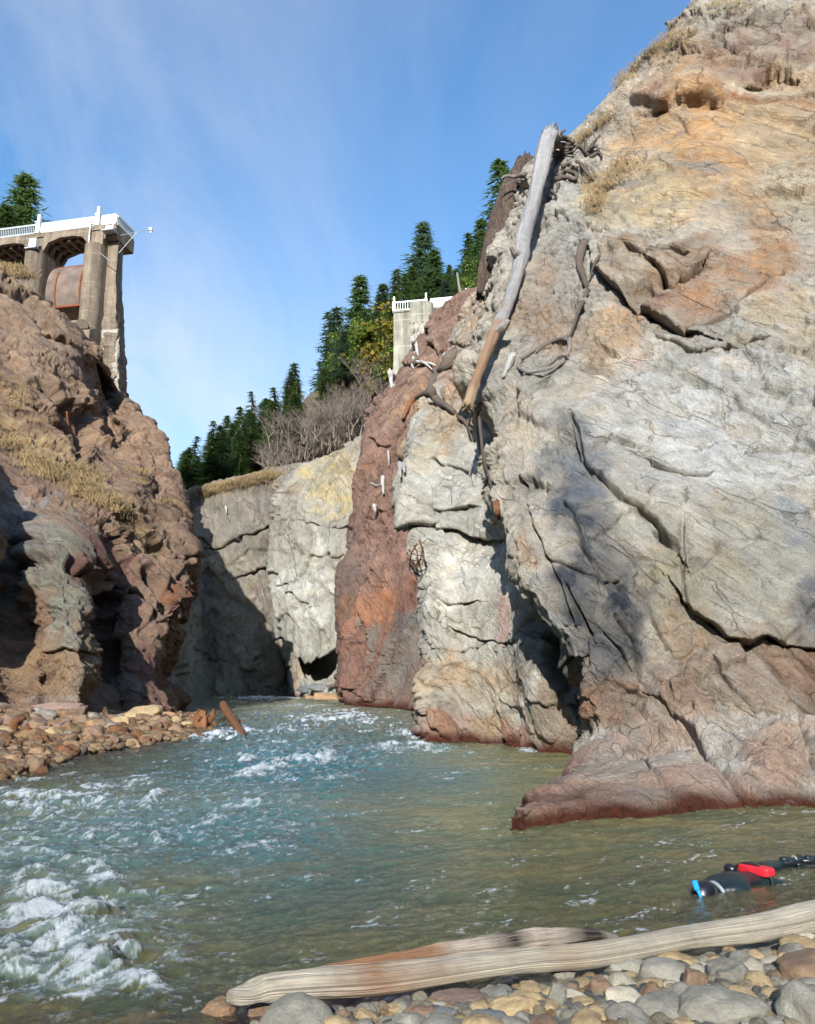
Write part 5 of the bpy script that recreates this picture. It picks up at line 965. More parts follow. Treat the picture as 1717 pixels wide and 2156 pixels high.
# ---- huge bark-covered stump behind the silver trunk
P = [at(a, b_, d) for a, b_, d in ((1112, 348, 39.5), (1098, 390, 39.2), (1078, 450, 38.6), (1058, 520, 38), (1036, 570, 37.6), (1016, 618, 37))]
bs = empty('bark_stump', P[-1], 'massive dark bark-covered stump with a broken orange top, left of the silver trunk', 'stump')
lo = log_mesh('stump_trunk', P, [pxr(p, r_) for p, r_ in zip(P, (25, 31, 36, 34, 28, 14))], W_bark, bs, n=60, m=150, lump=.3, seed=77, jag=.2, groove=[(k*.63, .09, .12) for k in range(10)])
b = MB(); q = Vector(P[0]); s_ = pxr(P[0], 1)
for k in range(16):
    x0 = -22+k*2.9; b.tube([q+Vector((x0*s_, R.uniform(-.4, .1), -12*s_)), q+Vector((x0*s_, R.uniform(-.4, .1), R.uniform(2, 10)*s_))], [3*s_, 1.2*s_], 5, .3, k)
b.build('broken_top', W_red, bs)
spray('branch', 'pale bent branch jutting left across the top of the bark-covered stump', 'branch', 1080, 372, [([(1106, 366), (1086, 372), (1068, 370), (1056, 376)], 5), ([(1104, 378), (1086, 380), (1064, 390)], 2)], W_grey, 4, 260, 1.4, dflt=37)
# ---- wood on the left bar
def bar(px, py, dz=0):
    p = ground(px, py, 0)
    for _ in range(8): p = ground(px, py, max(0, zbed(p[0], p[1])+dz))
    return Vector(p)
def barwood(name, lab, cat, pl, r_, mt, part, seed, dz=.15, n=14):
    P = [bar(a, b_)+Vector((0, 0, dz+z)) for a, b_, z in pl]; e = empty(name, P[0], lab, cat)
    log_mesh(part, P, [pxr(p, q) for p, q in zip(P, r_)], mt, e, n=n, m=50, lump=.35, seed=seed, jag=.3); return e
barwood('driftwood_log', 'orange-brown log slanting into the rapids off the tip of the gravel bar', 'log', [(468, 1512, .45), (480, 1530, .3), (500, 1548, .1), (522, 1566, -.2)], [8, 9, 8, 6], W_red, 'trunk', 301)
barwood('driftwood_log', 'low wet orange log on the left part of the gravel bar', 'log', [(72, 1548, .1), (88, 1560, .1), (104, 1574, .05)], [6, 7, 5], W_red, 'trunk', 305, .05)
barwood('driftwood_log', 'thin brown stick lying at the foot of the left wall', 'log', [(-6, 1478, .1), (12, 1476, .15), (26, 1474, .2)], [2, 3, 2], W_red, 'trunk', 309)
rw = empty('root_wad', bar(424, 1530), 'upright reddish root wad at the end of the gravel bar', 'root wad')
b0 = bar(424, 1535); s_ = pxr(b0, 1)
for k in range(24):
    a = R.random()*6.28; e = b0+Vector((math.cos(a)*R.uniform(8, 26)*s_, math.sin(a)*R.uniform(5, 18)*s_, R.uniform(4, 40)*s_)); mid = b0.lerp(e, .5)+Vector((R.uniform(-5, 5)*s_, 0, R.uniform(0, 9)*s_))
    log_mesh('root', [b0+Vector((R.uniform(-8, 8)*s_, 0, 4*s_)), mid, e], [7*s_, 6*s_, 2.5*s_], W_red, rw, n=8, m=12, lump=.5, seed=320+k, jag=.4)
log_mesh('stump', [b0-Vector((0, 0, .3)), b0+Vector((0, 0, 22*s_)), b0+Vector((3*s_, 0, 38*s_))], [18*s_, 15*s_, 7*s_], W_red, rw, n=16, m=16, lump=.5, seed=350)
cd = empty('snag', bar(30, 1548), 'curved red-brown snag standing on the gravel bar near the left edge', 'snag'); b0 = bar(28, 1556)
log_mesh('trunk', [b0, b0+Vector((-.05, 0, .22)), b0+Vector((.02, 0, .42)), b0+Vector((.16, .1, .5))], [.1, .12, .1, .05], W_red, cd, n=12, m=26, lump=.4, seed=360, jag=.3)
log_mesh('branch', [b0+Vector((.2, .1, 0)), b0+Vector((.3, .1, .2)), b0+Vector((.28, .1, .34))], [.08, .08, .04], W_red, cd, n=10, m=18, lump=.4, seed=364, jag=.3)
# ------------------------------------------------------------------ stones
def ico(sub):
    bm = bmesh.new(); bmesh.ops.create_icosphere(bm, subdivisions=sub, radius=1); V = np.array([v.co[:] for v in bm.verts]); Fc = np.array([[v.index for v in f.verts] for f in bm.faces]); bm.free(); return V, Fc
IV, IF = ico(5); IV3, IF3 = ico(4)
def stone_mesh(name, seed, blocky=.0, hi=False):
    V0, Fc = (IV, IF) if hi else (IV3, IF3); R_ = np.random.RandomState(seed); n = V0/np.linalg.norm(V0, axis=1)[:, None]
    p = 2.3+blocky*2.5; q = (np.abs(n)**p).sum(1)**(-1/p); V = n*(q*.92)[:, None]
    for k in range(int(4+blocky*10)):                          # worn flats
        d = R_.randn(3); d /= np.linalg.norm(d); h = R_.uniform(.62, .92); s = V@d; over = np.maximum(0, s-h); V = V-d*(over*(.75+.2*blocky))[:, None]
    V *= (1+.16*fbm(n*1.1+seed, 3, seed)+(.03+.06*blocky)*fbm(n*4+seed, 4, seed+3)+.008*fbm(n*14, 3, seed+4))[:, None]
    me = bpy.data.meshes.new(name); me.from_pydata([tuple(v) for v in V], [], [tuple(int(i) for i in f) for f in Fc]); me.polygons.foreach_set('use_smooth', np.ones(len(Fc), bool)); me.update(); return me
def stone_mat(name, c, c2=None, sc=1.0):
    c = np.array(c)*.85; c2 = np.array(c2)*.85
    m, N, L, P = new_mat(name); v = coords(N, 'Object', (sc,)*3); oi = N.new('ShaderNodeObjectInfo'); ad_ = N.new('ShaderNodeVectorMath'); ad_.operation = 'ADD'
    mu = N.new('ShaderNodeVectorMath'); mu.operation = 'SCALE'; L.new(oi.outputs['Location'], mu.inputs[0]); mu.inputs['Scale'].default_value = 3.7; L.new(v, ad_.inputs[0]); L.new(mu.outputs[0], ad_.inputs[1]); v = ad_.outputs[0]
    n = noise_tex(N, L, 1.2, 5, .6, v, .4); f = noise_tex(N, L, 9, 7, .72, v); g = noise_tex(N, L, 40, 4, .7, v)
    c = mixc(N, L, ramp_c(N, L, n.outputs[0], .38, .62, 0, 1), tuple(c), tuple(c2 if c2 is not None else np.array(c)*.72)); c = mixc(N, L, 1, c, ramp_c(N, L, f.outputs[0], .3, .7, .74, 1.22), 'MULTIPLY'); c = mixc(N, L, 1, c, ramp_c(N, L, g.outputs[0], .3, .7, .85, 1.15), 'MULTIPLY')
    c = mixc(N, L, 1, c, ramp_c(N, L, oi.outputs['Random'], 0, 1, .82, 1.16), 'MULTIPLY')
    L.new(c, P.inputs['Base Color']); P.inputs['Roughness'].default_value = .72; P.inputs['Specular IOR Level'].default_value = .35
    h = math_node(N, L, 'ADD', f.outputs[0], math_node(N, L, 'MULTIPLY', g.outputs[0], .3)); L.new(bump(N, L, h, .55, .05), P.inputs['Normal']); return m
S_ = {'tan': stone_mat('stone_tan', srgb(188, 164, 122), srgb(160, 138, 104)), 'grey': stone_mat('stone_grey', srgb(160, 156, 142), srgb(138, 132, 120)), 'blue-grey': stone_mat('stone_bluegrey', srgb(122, 124, 124), srgb(104, 108, 110)),
      'brown': stone_mat('stone_brown', srgb(150, 124, 98), srgb(128, 104, 84)), 'pale': stone_mat('stone_pale', srgb(198, 188, 164), srgb(178, 168, 148)), 'orange': stone_mat('stone_orange', srgb(170, 138, 104), srgb(144, 116, 90)),
      'wet orange': stone_mat('stone_wetorange', srgb(134, 92, 60), srgb(108, 76, 52)), 'mauve': stone_mat('stone_mauve', srgb(150, 124, 110), srgb(128, 108, 100))}
CO = [stone_mesh('cobble', 400+k, .0) for k in range(9)]; BO = [stone_mesh('boulder', 430+k, .55) for k in range(7)]; HI = [stone_mesh('boulder', 450+k, .15+.1*(k % 3), True) for k in range(6)]
def stone(name, me, loc, size, rot, colr, label, group=None, cat='stone'):
    o = bpy.data.objects.new(name, me); C.objects.link(o); o.location = loc; o.scale = size; o.rotation_euler = rot
    if not me.materials: me.materials.append(S_['grey'])
    o.material_slots[0].link = 'OBJECT'; o.material_slots[0].material = S_[colr]; return tag(o, label, cat, group)
NS = 'cobbles on the near shore'
placed = []
big = [(1517, 2136, 92, 46, 'grey', 'biggest grey boulder, cut by the bottom edge of the photo', 0), (1534, 2060, 44, 38, 'grey', 'upright rounded grey boulder right behind the biggest one', 0), (1463, 2088, 27, 42, 'brown', 'standing brown oblong stone leaning on the upright grey boulder', 0), (1088, 2132, 62, 32, 'tan', 'largest tan boulder at the bottom edge, left of the biggest grey one', 0),
 (1268, 2088, 29, 30, 'brown', 'squarish brown-grey stone left of the dark blue-grey one', 0), (1324, 2102, 29, 20, 'blue-grey', 'dark blue-grey stone between two brown stones', 0), (1371, 2104, 22, 33, 'brown', 'narrow brown stone tilted up right of the dark blue-grey stone', .5), (1228, 2122, 28, 21, 'tan', 'squared light tan stone low in the pile', 0), (1174, 2108, 23, 34, 'grey', 'tall grey oblong stone right of the largest tan boulder', .2),
 (1190, 2146, 32, 18, 'grey', 'grey stone cut by the bottom edge below the tall oblong one', 0), (1320, 2038, 46, 24, 'grey', 'broad flat grey stone touching the long log', -.15), (1431, 2028, 50, 20, 'tan', 'long tan stone below the middle of the log', .15), (1384, 2046, 25, 13, 'pale', 'pale cream stone under the long tan one', .1), (1187, 2040, 28, 22, 'grey', 'light grey stone leaning against the log at its split', 0), (1298, 2068, 20, 16, 'orange', 'orange-tan stone behind the squarish brown one', 0),
 (1538, 2008, 18, 14, 'orange', 'small orange stone just below the log', 0), (1594, 2021, 23, 19, 'tan', 'rounded tan stone right of the small orange one', 0), (1662, 2030, 24, 20, 'tan', 'tan stone near the right edge under the log', .2), (1632, 2104, 31, 22, 'tan', 'smooth sandy tan stone right of the biggest grey boulder', 0), (961, 2108, 64, 17, 'mauve', 'flat dark slab lying below the split log', 0), (469, 2134, 50, 27, 'orange', 'large tan boulder at the water left of the log end', 0),
 (548, 2130, 25, 17, 'brown', 'dark wet round stone in the shade of the log end', 0), (724, 2146, 28, 15, 'brown', 'reddish wet stone at the bottom edge', 0), (772, 2145, 24, 16, 'tan', 'round tan stone right of the reddish wet one', 0), (893, 2140, 40, 19, 'brown', 'brown stone under the flat dark slab', 0), (833, 2126, 22, 13, 'tan', 'small tan stone left of the flat dark slab', 0), (1700, 2125, 30, 26, 'brown', 'brown stone at the bottom right corner', 0), (1700, 1985, 26, 20, 'pale', 'pale stone against the log at the right edge', 0)]
for i, (a, b_, rx, ry, cn, lab, rt) in enumerate(big):
    z0 = .06 if a > 600 else -.05
    p = Vector(ground(a, b_, z0)); p.z = max(z0, zbed(p.x, p.y)+.03); s = pxr(p, 1); sx, sz = rx*s, ry*s*1.02; p = Vector(ground(a, b_, p.z+sz*.42))
    rx_r = random.Random(i); stone('boulder' if rx > 40 else 'cobble', HI[i % 6], p, (sx, (sx+sz)*.5, sz), (rx_r.uniform(-.15, .15), rt, rx_r.uniform(-.25, .25)), cn, lab, 'large stones on the near shore'); placed.append((p.x, p.y, (sx+(sx+sz)*.5)*.5))
R = random.Random(12); cnt = 0
def log_y(x): return float(np.interp(x, [q[0] for q in LOGP], [q[1] for q in LOGP]))
LOGP = [ground(a, b_, z) for a, b_, z in lp]
for tries in range(9000):
    if cnt >= 230: break
    a, b_ = R.uniform(560, 1790), R.uniform(1960, 2200); p = ground(a, b_, .08); r = R.choice((.075, .09, .10, .12, .14, .16))*R.uniform(.85, 1.1)
    if p[1] > log_y(p[0])-.16-r*.4 or (a < 900 and b_ < 2122): continue
    if any((p[0]-x_)**2+(p[1]-y_)**2 < ((r+q_)*.74)**2 for x_, y_, q_ in placed): continue
    placed.append((p[0], p[1], r)); cnt += 1; cn = R.choice(('tan', 'tan', 'tan', 'grey', 'grey', 'grey', 'grey', 'blue-grey', 'brown', 'pale', 'pale', 'pale', 'tan'))
    zz0 = max(.02, zbed(p[0], p[1])+.02)+r*.25
    stone('cobble', R.choice(CO), (p[0], p[1], zz0), (r*R.uniform(.9, 1.3), r*R.uniform(.8, 1.05), r*R.uniform(.55, .85)), (R.uniform(-.4, .4), R.uniform(-.4, .4), R.uniform(0, 6.3)), cn, 'rounded %s cobble filling the space between the large stones' % cn, NS)
def scatter(name, label, spots, mats, seed, blocky=False):
    """many small stones as one mass"""
    R_ = np.random.RandomState(seed); V0, Fc = ico(2); Vs, Fs, Cs = [], [], []
    for i, (x_, y_, z_, r) in enumerate(spots):
        n = V0*(1+.25*(R_.rand(len(V0), 1)-.5)*(1.2 if blocky else .4)); a = R_.rand()*6.3; M = np.array(Euler((R_.uniform(-.5, .5), R_.uniform(-.5, .5), a)).to_matrix())
        Vs.append((n*np.array([1.2, .95, .65])*r)@M.T+np.array([x_, y_, z_])); Fs.append(Fc+len(V0)*i); c = np.array(mats[R_.randint(len(mats))])*R_.uniform(.6, 1.0); Cs.append(np.tile(c, (len(V0), 1)))
    return tag(mesh_np(name, np.concatenate(Vs), np.concatenate(Fs), M_bed, col=np.concatenate(Cs)), label, 'gravel', None, 'stuff')
spots = []
for k in range(2600):
    a, b_ = R.uniform(540, 1790), R.uniform(1950, 2230); p = ground(a, b_, .05)
    if p[1] > log_y(p[0])-.08 or (a < 880 and b_ < 2120): continue
    spots.append((p[0], p[1], max(.01, zbed(p[0], p[1]))+.03+R.uniform(0, .03), R.uniform(.018, .05)))
scatter('gravel', 'small pebbles and gravel between the near shore stones', spots, [srgb(176, 164, 140), srgb(150, 146, 136), srgb(120, 120, 116), srgb(186, 156, 116), srgb(196, 188, 170)], 5)
# left bar
LB = 'boulders on the left gravel bar'
lb = [(95, 1494, 92, 18, 'mauve', 'long low pinkish ledge rock at the foot of the left wall'), (107, 1546, 24, 19, 'tan', 'rounded tan boulder casting a dark shadow on the gravel bar'), (223, 1531, 30, 14, 'grey', 'smooth dark grey boulder in the middle of the gravel bar'), (300, 1502, 44, 19, 'tan', 'big slanting tan slab at the top of the gravel bar'), (161, 1515, 28, 17, 'mauve', 'brownish grey block left of the smooth grey boulder'), (255, 1520, 22, 13, 'tan', 'tan boulder below the slanting slab'),
 (316, 1526, 10, 8, 'orange', 'small bright orange boulder under the slanting slab'), (332, 1518, 18, 15, 'brown', 'brown boulder right of the slanting slab'), (368, 1518, 20, 13, 'tan', 'tan boulder near the end of the gravel bar'), (394, 1526, 16, 10, 'tan', 'flat tan rock left of the root wad'), (505, 1521, 12, 6, 'wet orange', 'orange rock breaking the rapids beyond the slanting log'), (448, 1524, 14, 9, 'wet orange', 'wet orange rock right of the root wad'),
 (88, 1626, 14, 6, 'wet orange', 'wet orange stone awash off the gravel bar'), (20, 1600, 26, 14, 'orange', 'tilted orange slab at the left edge by the water'), (195, 1510, 16, 12, 'grey', 'small grey block beside the brownish grey one'), (205, 1495, 14, 12, 'tan', 'upright tan rock at the wall foot'), (285, 1545, 18, 9, 'orange', 'orange rock by the water in the middle of the bar'), (340, 1546, 22, 8, 'orange', 'flat orange rock at the waterline'), (50, 1520, 16, 10, 'brown', 'brown rock behind the curved snag')]
for i, (a, b_, rx, ry, cn, lab) in enumerate(lb):
    p = bar(a, b_+ry*.6); s = pxr(p, 1); sz = max(ry*s, .1); stone('boulder', BO[i % 7], (p.x, p.y, p.z+sz*.45), (rx*s, rx*s*.75 if rx < 60 else rx*s*.3, sz), (rnd.uniform(-.1, .1), rnd.uniform(-.15, .15), rnd.uniform(-.3, .3)), cn, lab, LB)
R = random.Random(33); cnt = 0
for k in range(6000):
    if cnt >= 220: break
    a, b_ = R.uniform(-40, 440), R.uniform(1488, 1650); p = bar(a, b_); z_ = zbed(p.x, p.y)
    if z_ < -.05 or b_ < 1488+0*a: continue
    r = R.uniform(.10, .36)*(1 if z_ > .15 else .7)*R.uniform(.6, 1); cnt += 1; cn = R.choice(('tan', 'brown', 'brown', 'brown', 'mauve', 'grey')) if z_ > .22 else R.choice(('wet orange', 'brown', 'orange'))
    stone('rock', R.choice(BO), (p.x, p.y, z_+r*.3), (r*R.uniform(.9, 1.4), r, r*R.uniform(.55, .9)), (R.uniform(-.3, .3), R.uniform(-.3, .3), R.uniform(0, 6.3)), cn, '%s rock among the rubble of the left gravel bar' % cn, 'rocks on the left gravel bar')
spots = []
for k in range(2200):
    p = bar(R.uniform(-60, 450), R.uniform(1484, 1652)); z_ = zbed(p.x, p.y)
    if z_ > -.08: spots.append((p.x, p.y, z_+.03, R.uniform(.05, .16)))
scatter('rubble', 'loose brown and orange rubble of the left gravel bar', spots, [srgb(150, 120, 90), srgb(138, 100, 70), srgb(132, 114, 98), srgb(160, 138, 108)], 6, True)
for a, b_, rx, ry, cn, lab in ((690, 1470, 34, 13, 'orange', 'large pale orange boulder at the foot of the grey wall in the gorge'), (655, 1472, 14, 9, 'orange', 'smaller orange boulder left of the large pale orange one'), (632, 1474, 10, 5, 'tan', 'low rock at the edge of the rapids, leftmost of the gorge boulders'), (722, 1472, 12, 9, 'orange', 'orange boulder squeezed against the red wall'), (668, 1448, 22, 9, 'blue-grey', 'dark slab in the hollow under the grey wall'), (700, 1440, 16, 8, 'grey', 'grey slab in the hollow under the grey wall'), (640, 1452, 16, 8, 'blue-grey', 'dark rock at the left side of the hollow')):
    d = {690: 69.5, 655: 72, 632: 74, 722: 66, 668: 73.5, 700: 71, 640: 75}[a]; p = Vector(at(a, b_, d)); s = pxr(p, 1); stone('boulder', BO[a % 7], p, (rx*s, rx*s*.6, ry*s), (0, .1, .2), cn, lab, 'boulders at the foot of the grey wall')
# ---- dry grass on the ledges
R = random.Random(77); sp = []
for (x0, y0, x1, y1, w_, n) in ((0, 930, 90, 985, 24, 46), (90, 985, 260, 1085, 20, 90), (0, 800, 60, 870, 40, 14), (0, 560, 60, 585, 8, 30), (150, 985, 200, 1010, 20, 40), (280, 990, 370, 1060, 30, 8)):
    for k in range(n):
        t = R.random(); q = surf(x0+(x1-x0)*t+R.gauss(0, w_*.3), y0+(y1-y0)*t+R.gauss(0, w_*.5), .05, 45, 'canyon_wall_left'); sp.append((q, 46, .65, .38))
grass('dry_grass', sp, 'dry straw-coloured grass on the ledges of the left wall')
sp = []
for (x0, y0, x1, y1, w_, n) in ((1240, 410, 1330, 350, 26, 70), (1300, 185, 1420, 60, 10, 60), (1220, 300, 1300, 240, 10, 40), (1250, 450, 1270, 400, 20, 30), (1400, 130, 1450, 60, 30, 30), (1480, 20, 1600, 10, 20, 20)):
    for k in range(n):
        t = R.random(); q = surf(x0+(x1-x0)*t+R.gauss(0, w_*.4), y0+(y1-y0)*t+R.gauss(0, w_*.4), .02, -1, 'canyon_wall_right')
        if q.y > 0: sp.append((q, 30, .45, .24))
grass('dry_grass', sp, 'dry grass on the tan crest of the right wall', seed=4)
sp = []
for k in range(130):
    t = R.random(); q = surf(425+165*t, 1034-42*t+R.uniform(-2, 14), .0, -1, 'canyon_wall_dark')
    if q.y > 0: sp.append((q, 40, .9, .5))
grass('dry_grass', sp, 'dry grass cap on the dark rock shoulder', seed=9)
# ================================================================== SNORKELERS
M_suit = simple_mat('drysuit', (.007, .017, .019), .34, 9, .35, .03, .5, spec=.6); M_hood = simple_mat('neoprene_hood', (.010, .011, .016), .3, 12, .2, .01, spec=.6)
M_skin = simple_mat('skin', srgb(205, 160, 135), .5, 8, .08, 0); M_blue = simple_mat('blue_plastic', (.02, .30, .68), .25, 4, .05, 0, spec=.6); M_redp = simple_mat('red_pack', (.58, .02, .035), .45, 7, .2, .01)
M_glass = simple_mat('mask_glass', (.05, .10, .13), .08, 4, .05, 0, spec=.8); M_strap = simple_mat('grey_strap', (.22, .26, .29), .5, 6, .15, .003); M_blk = simple_mat('black_webbing', (.015, .015, .018), .6, 9, .2, .004)
e1 = Vector((-.811, -.584, 0)); e2 = Vector((.584, -.811, 0))
def snorkeler(label, pelvis, turn, group):
    root = empty('person', pelvis, label, 'person', group, rz=turn)
    def W(s, l, z): return e1*s+e2*l+Vector((0, 0, z))
    J = []; E = []
    def chain(pts, start=None):
        prev = start
        for (s, l, z, r, r2) in pts:
            J.append((W(s, l, z), r, r2)); i = len(J)-1
            if prev is not None: E.append((prev, i))
            prev = i
        return prev
    pel = chain([(0, 0, -.03, .15, .12)]); ab_ = chain([(.16, 0, .0, .13, .11)], pel); ch_ = chain([(.30, 0, .02, .145, .125)], ab_); ch2 = chain([(.42, 0, .01, .15, .12)], ch_); nk = chain([(.54, 0, -.01, .075, .07)], ch2); chain([(.62, 0, -.03, .085, .085), (.74, 0, -.04, .095, .09)], nk)
    for sd in (-1, 1):
        hp = chain([(-.07, sd*.10, -.03, .10, .10)], pel)
        if sd < 0: kn = chain([(-.28, sd*.12, .035, .085, .085), (-.46, sd*.13, .04, .068, .068), (-.64, sd*.15, .03, .062, .062), (-.84, sd*.17, -.01, .042, .042)], hp)
        else: kn = chain([(-.28, sd*.13, -.08, .085, .085), (-.46, sd*.15, -.15, .062, .062), (-.64, sd*.16, -.13, .056, .056), (-.82, sd*.16, -.10, .042, .042)], hp)
        az = -.015 if sd < 0 else -.10
        chain([(-.90, sd*.17, az+.02, .045, .045), (-1.0, sd*.175, az+.06, .042, .032), (-1.08, sd*.18, az+.07, .03, .02)], kn)
        sh = chain([(.44, sd*.16, -.01, .085, .085)], ch2); wr = chain([(.50, sd*.27, -.09, .06, .06), (.58, sd*.34, -.20, .048, .048), (.70, sd*.31, -.26, .042, .042), (.80, sd*.26, -.30, .030, .030)], sh)
        pm = chain([(.85, sd*.245, -.315, .036, .018), (.89, sd*.24, -.325, .038, .016)], wr)
        for f in range(4):
            o = (f-1.5)*.021; L_ = (.062, .074, .070, .055)[f]
            chain([(.915, sd*.24+o, -.33, .0095, .0095), (.915+L_*.5, sd*.24+o*1.25, -.338, .0090, .0090), (.915+L_, sd*.235+o*1.4, -.356, .0075, .0075)], pm)
        chain([(.865, sd*.24-sd*.035, -.322, .011, .011), (.895, sd*.24-sd*.058, -.334, .0095, .0095)], pm)
    me = bpy.data.meshes.new('body'); me.from_pydata([tuple(j[0]) for j in J], E, []); o = bpy.data.objects.new('body', me); C.objects.link(o); o.parent = root
    m = o.modifiers.new('sk', 'SKIN'); m.use_smooth_shade = True
    for i, j in enumerate(J): me.skin_vertices[0].data[i].radius = (j[1], j[2])
    me.skin_vertices[0].data[0].use_root = True
    o.modifiers.new('ss', 'SUBSURF').levels = 2; o.modifiers['ss'].render_levels = 2
    tx = bpy.data.textures.new('folds', 'CLOUDS'); tx.noise_scale = .11; dm = o.modifiers.new('fold', 'DISPLACE'); dm.texture = tx; dm.strength = .028; dm.mid_level = .5
    me.materials.append(M_suit)
    def ell(name, c, r, mat, parent, sub=4, cut=None):
        V, Fc = ico(sub); V = V*np.array(r); ax = np.array([e1[:], e2[:], (0, 0, 1)]); V = V@ax+np.array(W(*c)); V = V+.004*fbm(V*14, 2, 3)[:, None]
        mm = bpy.data.meshes.new(name); mm.from_pydata([tuple(v) for v in V], [], [tuple(map(int, f)) for f in Fc]); mm.polygons.foreach_set('use_smooth', np.ones(len(Fc), bool)); mm.materials.append(mat); q = bpy.data.objects.new(name, mm); C.objects.link(q); q.parent = parent; return q
    hood = ell('hood', (.74, 0, .0), (.128, .098, .118), M_hood, root)
    ell('face', (.765, 0, -.07), (.085, .07, .075), M_skin, root, 3)
    def tb(name, pts, r, mat, parent, n=10):
        b = MB(); P = spline([tuple(W(*p)) for p in pts], 24); b.tube(P, r, n); q = b.build(name, mat, None, sm=True); q.parent = parent; return q
    tb('collar', [(.60, .095, -.06), (.605, .08, .03), (.61, 0, .082), (.605, -.08, .03), (.60, -.095, -.06)], .016, M_strap, root)
    mk = ell('mask', (.80, 0, -.115), (.05, .085, .045), M_blue, root, 3); ell('mask_lens', (.805, 0, -.145), (.038, .072, .03), M_glass, mk, 3)
    tb('mask_strap', [(.80, .088, -.10), (.75, .104, -.02), (.70, .06, .085), (.70, -.06, .085), (.75, -.104, -.02), (.80, -.088, -.10)], .009, M_blk, mk)
    sn_ = tb('snorkel', [(.84, .02, -.14), (.90, .07, -.12), (.915, .10, -.04), (.92, .085, .04), (.93, .06, .10)], .0135, M_blue, root)
    tb('snorkel_top', [(.928, .065, .085), (.933, .055, .125), (.936, .048, .150)], .026, M_blue, sn_)
    # padded red pack across the small of the back with its black straps
    V, Fc = ico(4); n = V/np.linalg.norm(V, axis=1)[:, None]; q = (np.abs(n)**5).sum(1)**(-1/5); V = n*q[:, None]*np.array([.072, .15, .038]); V += .006*fbm(V*16, 3, 5)[:, None]
    ax = np.array([e1[:], e2[:], (0, 0, 1)]); V = V@ax+np.array(W(.03, .03, .112)); mm = bpy.data.meshes.new('waist_pack'); mm.from_pydata([tuple(v) for v in V], [], [tuple(map(int, f)) for f in Fc]); mm.polygons.foreach_set('use_smooth', np.ones(len(Fc), bool)); mm.materials.append(M_redp)
    pk = bpy.data.objects.new('waist_pack', mm); C.objects.link(pk); pk.parent = root
    tb('pack_strap', [(.05, .19, -.02), (.055, .16, .10), (.055, 0, .160), (.055, -.15, .11), (.05, -.19, .0)], .012, M_blk, pk)
    for sd, az in ((-1, .0), (1, -.09)):
        bt = ell('boot', (-.97, sd*.174, az+.03), (.145, .048, .038), M_hood, root, 3); tb('boot_strap', [(-.93, sd*.174+.05, az), (-.93, sd*.174, az+.078), (-.93, sd*.174-.05, az)], .009, M_strap, bt)
    ell('side_pouch', (.06, -.20, .085), (.05, .06, .045), M_hood, root, 3)
    return root
snorkeler('snorkelling person in dark suit and black hood, blue snorkel, red waist pack', (3.02, 7.50, -.025), 0, 'snorkelers in the pool')
snorkeler('second person in a dark suit at the right edge, only the booted feet showing', (4.56, 8.02, .09), math.pi-.45, 'snorkelers in the pool')
# ================================================================== CAMERA, LIGHT, WORLD
cam = bpy.data.cameras.new('camera'); co = bpy.data.objects.new('camera', cam); C.objects.link(co)
co.location = (0, 0, H); co.rotation_euler = (math.pi/2+TH, 0, 0)
cam.sensor_fit = 'VERTICAL'; cam.sensor_height = 24; cam.sensor_width = 24; cam.lens = F/2156*24; cam.clip_end = 3000; cam.clip_start = .05
bpy.context.scene.camera = co
AZ, EL = math.radians(SUN_AZ), math.radians(SUN_EL)          # azimuth: degrees left of straight behind the camera
to_sun = Vector((-math.sin(AZ)*math.cos(EL), -math.cos(AZ)*math.cos(EL), math.sin(EL)))
sl = bpy.data.lights.new('sun', 'SUN'); so = bpy.data.objects.new('sun', sl); C.objects.link(so)
so.location = (0, 0, 80); so.rotation_euler = (-to_sun).to_track_quat('-Z', 'Y').to_euler()
sl.energy = 5.0; sl.angle = math.radians(.5); sl.color = (1, .97, .91)
w = bpy.data.worlds.new('World'); bpy.context.scene.world = w; w.use_nodes = True
N, L = w.node_tree.nodes, w.node_tree.links
bg = N['Background']; sky = N.new('ShaderNodeTexSky'); sky.sky_type = 'NISHITA'; sky.sun_disc = False
sky.sun_elevation = EL; sky.sun_rotation = math.atan2(to_sun.x, to_sun.y); sky.altitude = 300; sky.air_density = 1.5; sky.dust_density = .8; sky.ozone_density = 2.5
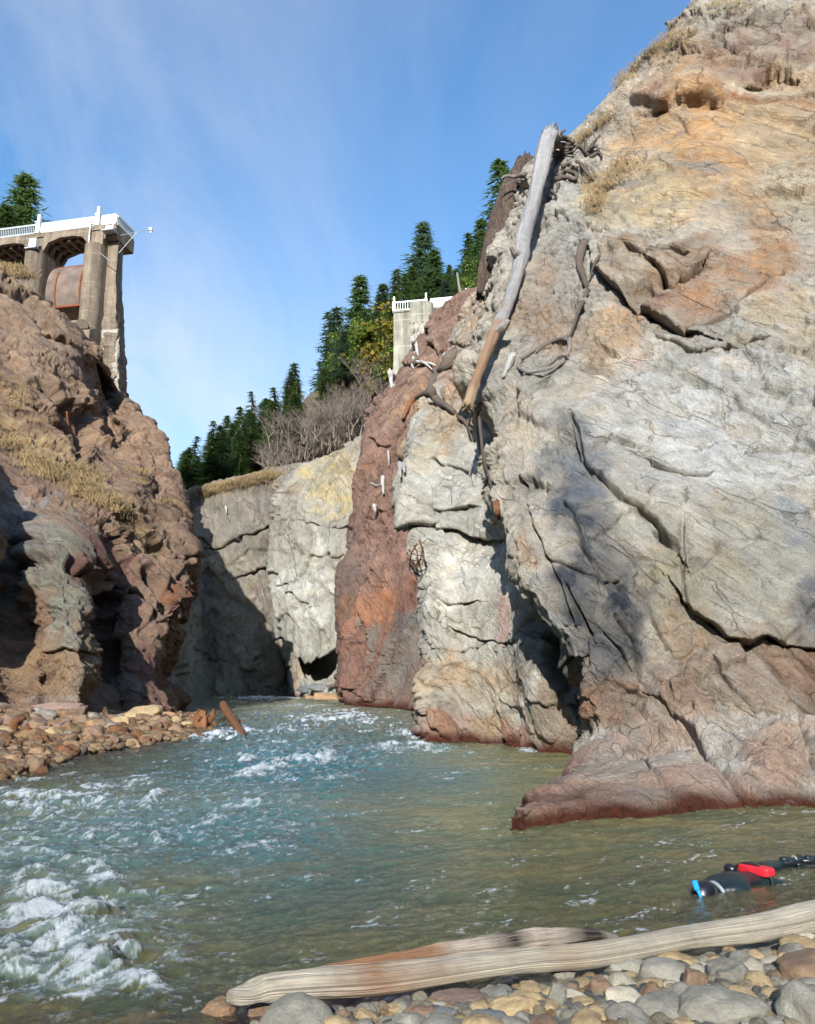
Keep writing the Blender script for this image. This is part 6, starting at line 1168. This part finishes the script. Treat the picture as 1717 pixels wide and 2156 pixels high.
# thin wind-drawn cirrus
tc = N.new('ShaderNodeTexCoord'); sep = N.new('ShaderNodeSeparateXYZ'); L.new(tc.outputs['Generated'], sep.inputs[0])
zz = math_node(N, L, 'MAXIMUM', math_node(N, L, 'ADD', sep.outputs[2], .12), .03)
cx = math_node(N, L, 'DIVIDE', sep.outputs[0], zz); cy = math_node(N, L, 'DIVIDE', sep.outputs[1], zz)
cmb = N.new('ShaderNodeCombineXYZ'); L.new(cx, cmb.inputs[0]); L.new(cy, cmb.inputs[1])
mp = N.new('ShaderNodeMapping'); mp.inputs['Rotation'].default_value = (0, 0, .75); mp.inputs['Scale'].default_value = (1.7, .7, 1); L.new(cmb.outputs[0], mp.inputs[0])
n1 = noise_tex(N, L, 1.1, 9, .62, mp.outputs[0], .5)
mp2 = N.new('ShaderNodeMapping'); mp2.inputs['Rotation'].default_value = (0, 0, -.55); mp2.inputs['Scale'].default_value = (1, .45, 1); mp2.inputs['Location'].default_value = (3.1, 1.7, 0); L.new(cmb.outputs[0], mp2.inputs[0])
n2 = noise_tex(N, L, .8, 5, .55, mp2.outputs[0], .3)
k = math_node(N, L, 'MULTIPLY', ramp_c(N, L, n1.outputs[0], .38, .66, 0, 1), ramp_c(N, L, n2.outputs[0], .34, .58, .15, 1))
low = ramp_c(N, L, sep.outputs[2], .66, .15, .42, 1.0)
k = math_node(N, L, 'MULTIPLY', k, low); k2 = math_node(N, L, 'ADD', k, ramp_c(N, L, sep.outputs[2], .45, .05, 0, .35), True)
skc = mixc(N, L, 1, sky.outputs[0], (.80, 1.14, 1.45), 'MULTIPLY')
cc = mixc(N, L, math_node(N, L, 'MULTIPLY', k2, CLOUD), skc, (CLOUD_V, CLOUD_V*1.02, CLOUD_V*1.06))
L.new(cc, bg.inputs[0]); bg.inputs[1].default_value = SKY_STR
sc = bpy.context.scene
sc.view_settings.view_transform = 'Standard'; sc.view_settings.look = 'None'; sc.view_settings.exposure = EXPO; sc.view_settings.gamma = 1
sc.render.engine = 'CYCLES'; sc.cycles.max_bounces = 6; sc.cycles.transparent_max_bounces = 12; sc.cycles.diffuse_bounces = 1; sc.cycles.glossy_bounces = 3
sc.cycles.caustics_reflective = False; sc.cycles.caustics_refractive = False; sc.cycles.use_denoising = True; sc.cycles.use_adaptive_sampling = True; sc.cycles.adaptive_threshold = .02; sc.cycles.adaptive_min_samples = 40; sc.cycles.sample_clamp_indirect = 3; sc.cycles.sample_clamp_direct = 6
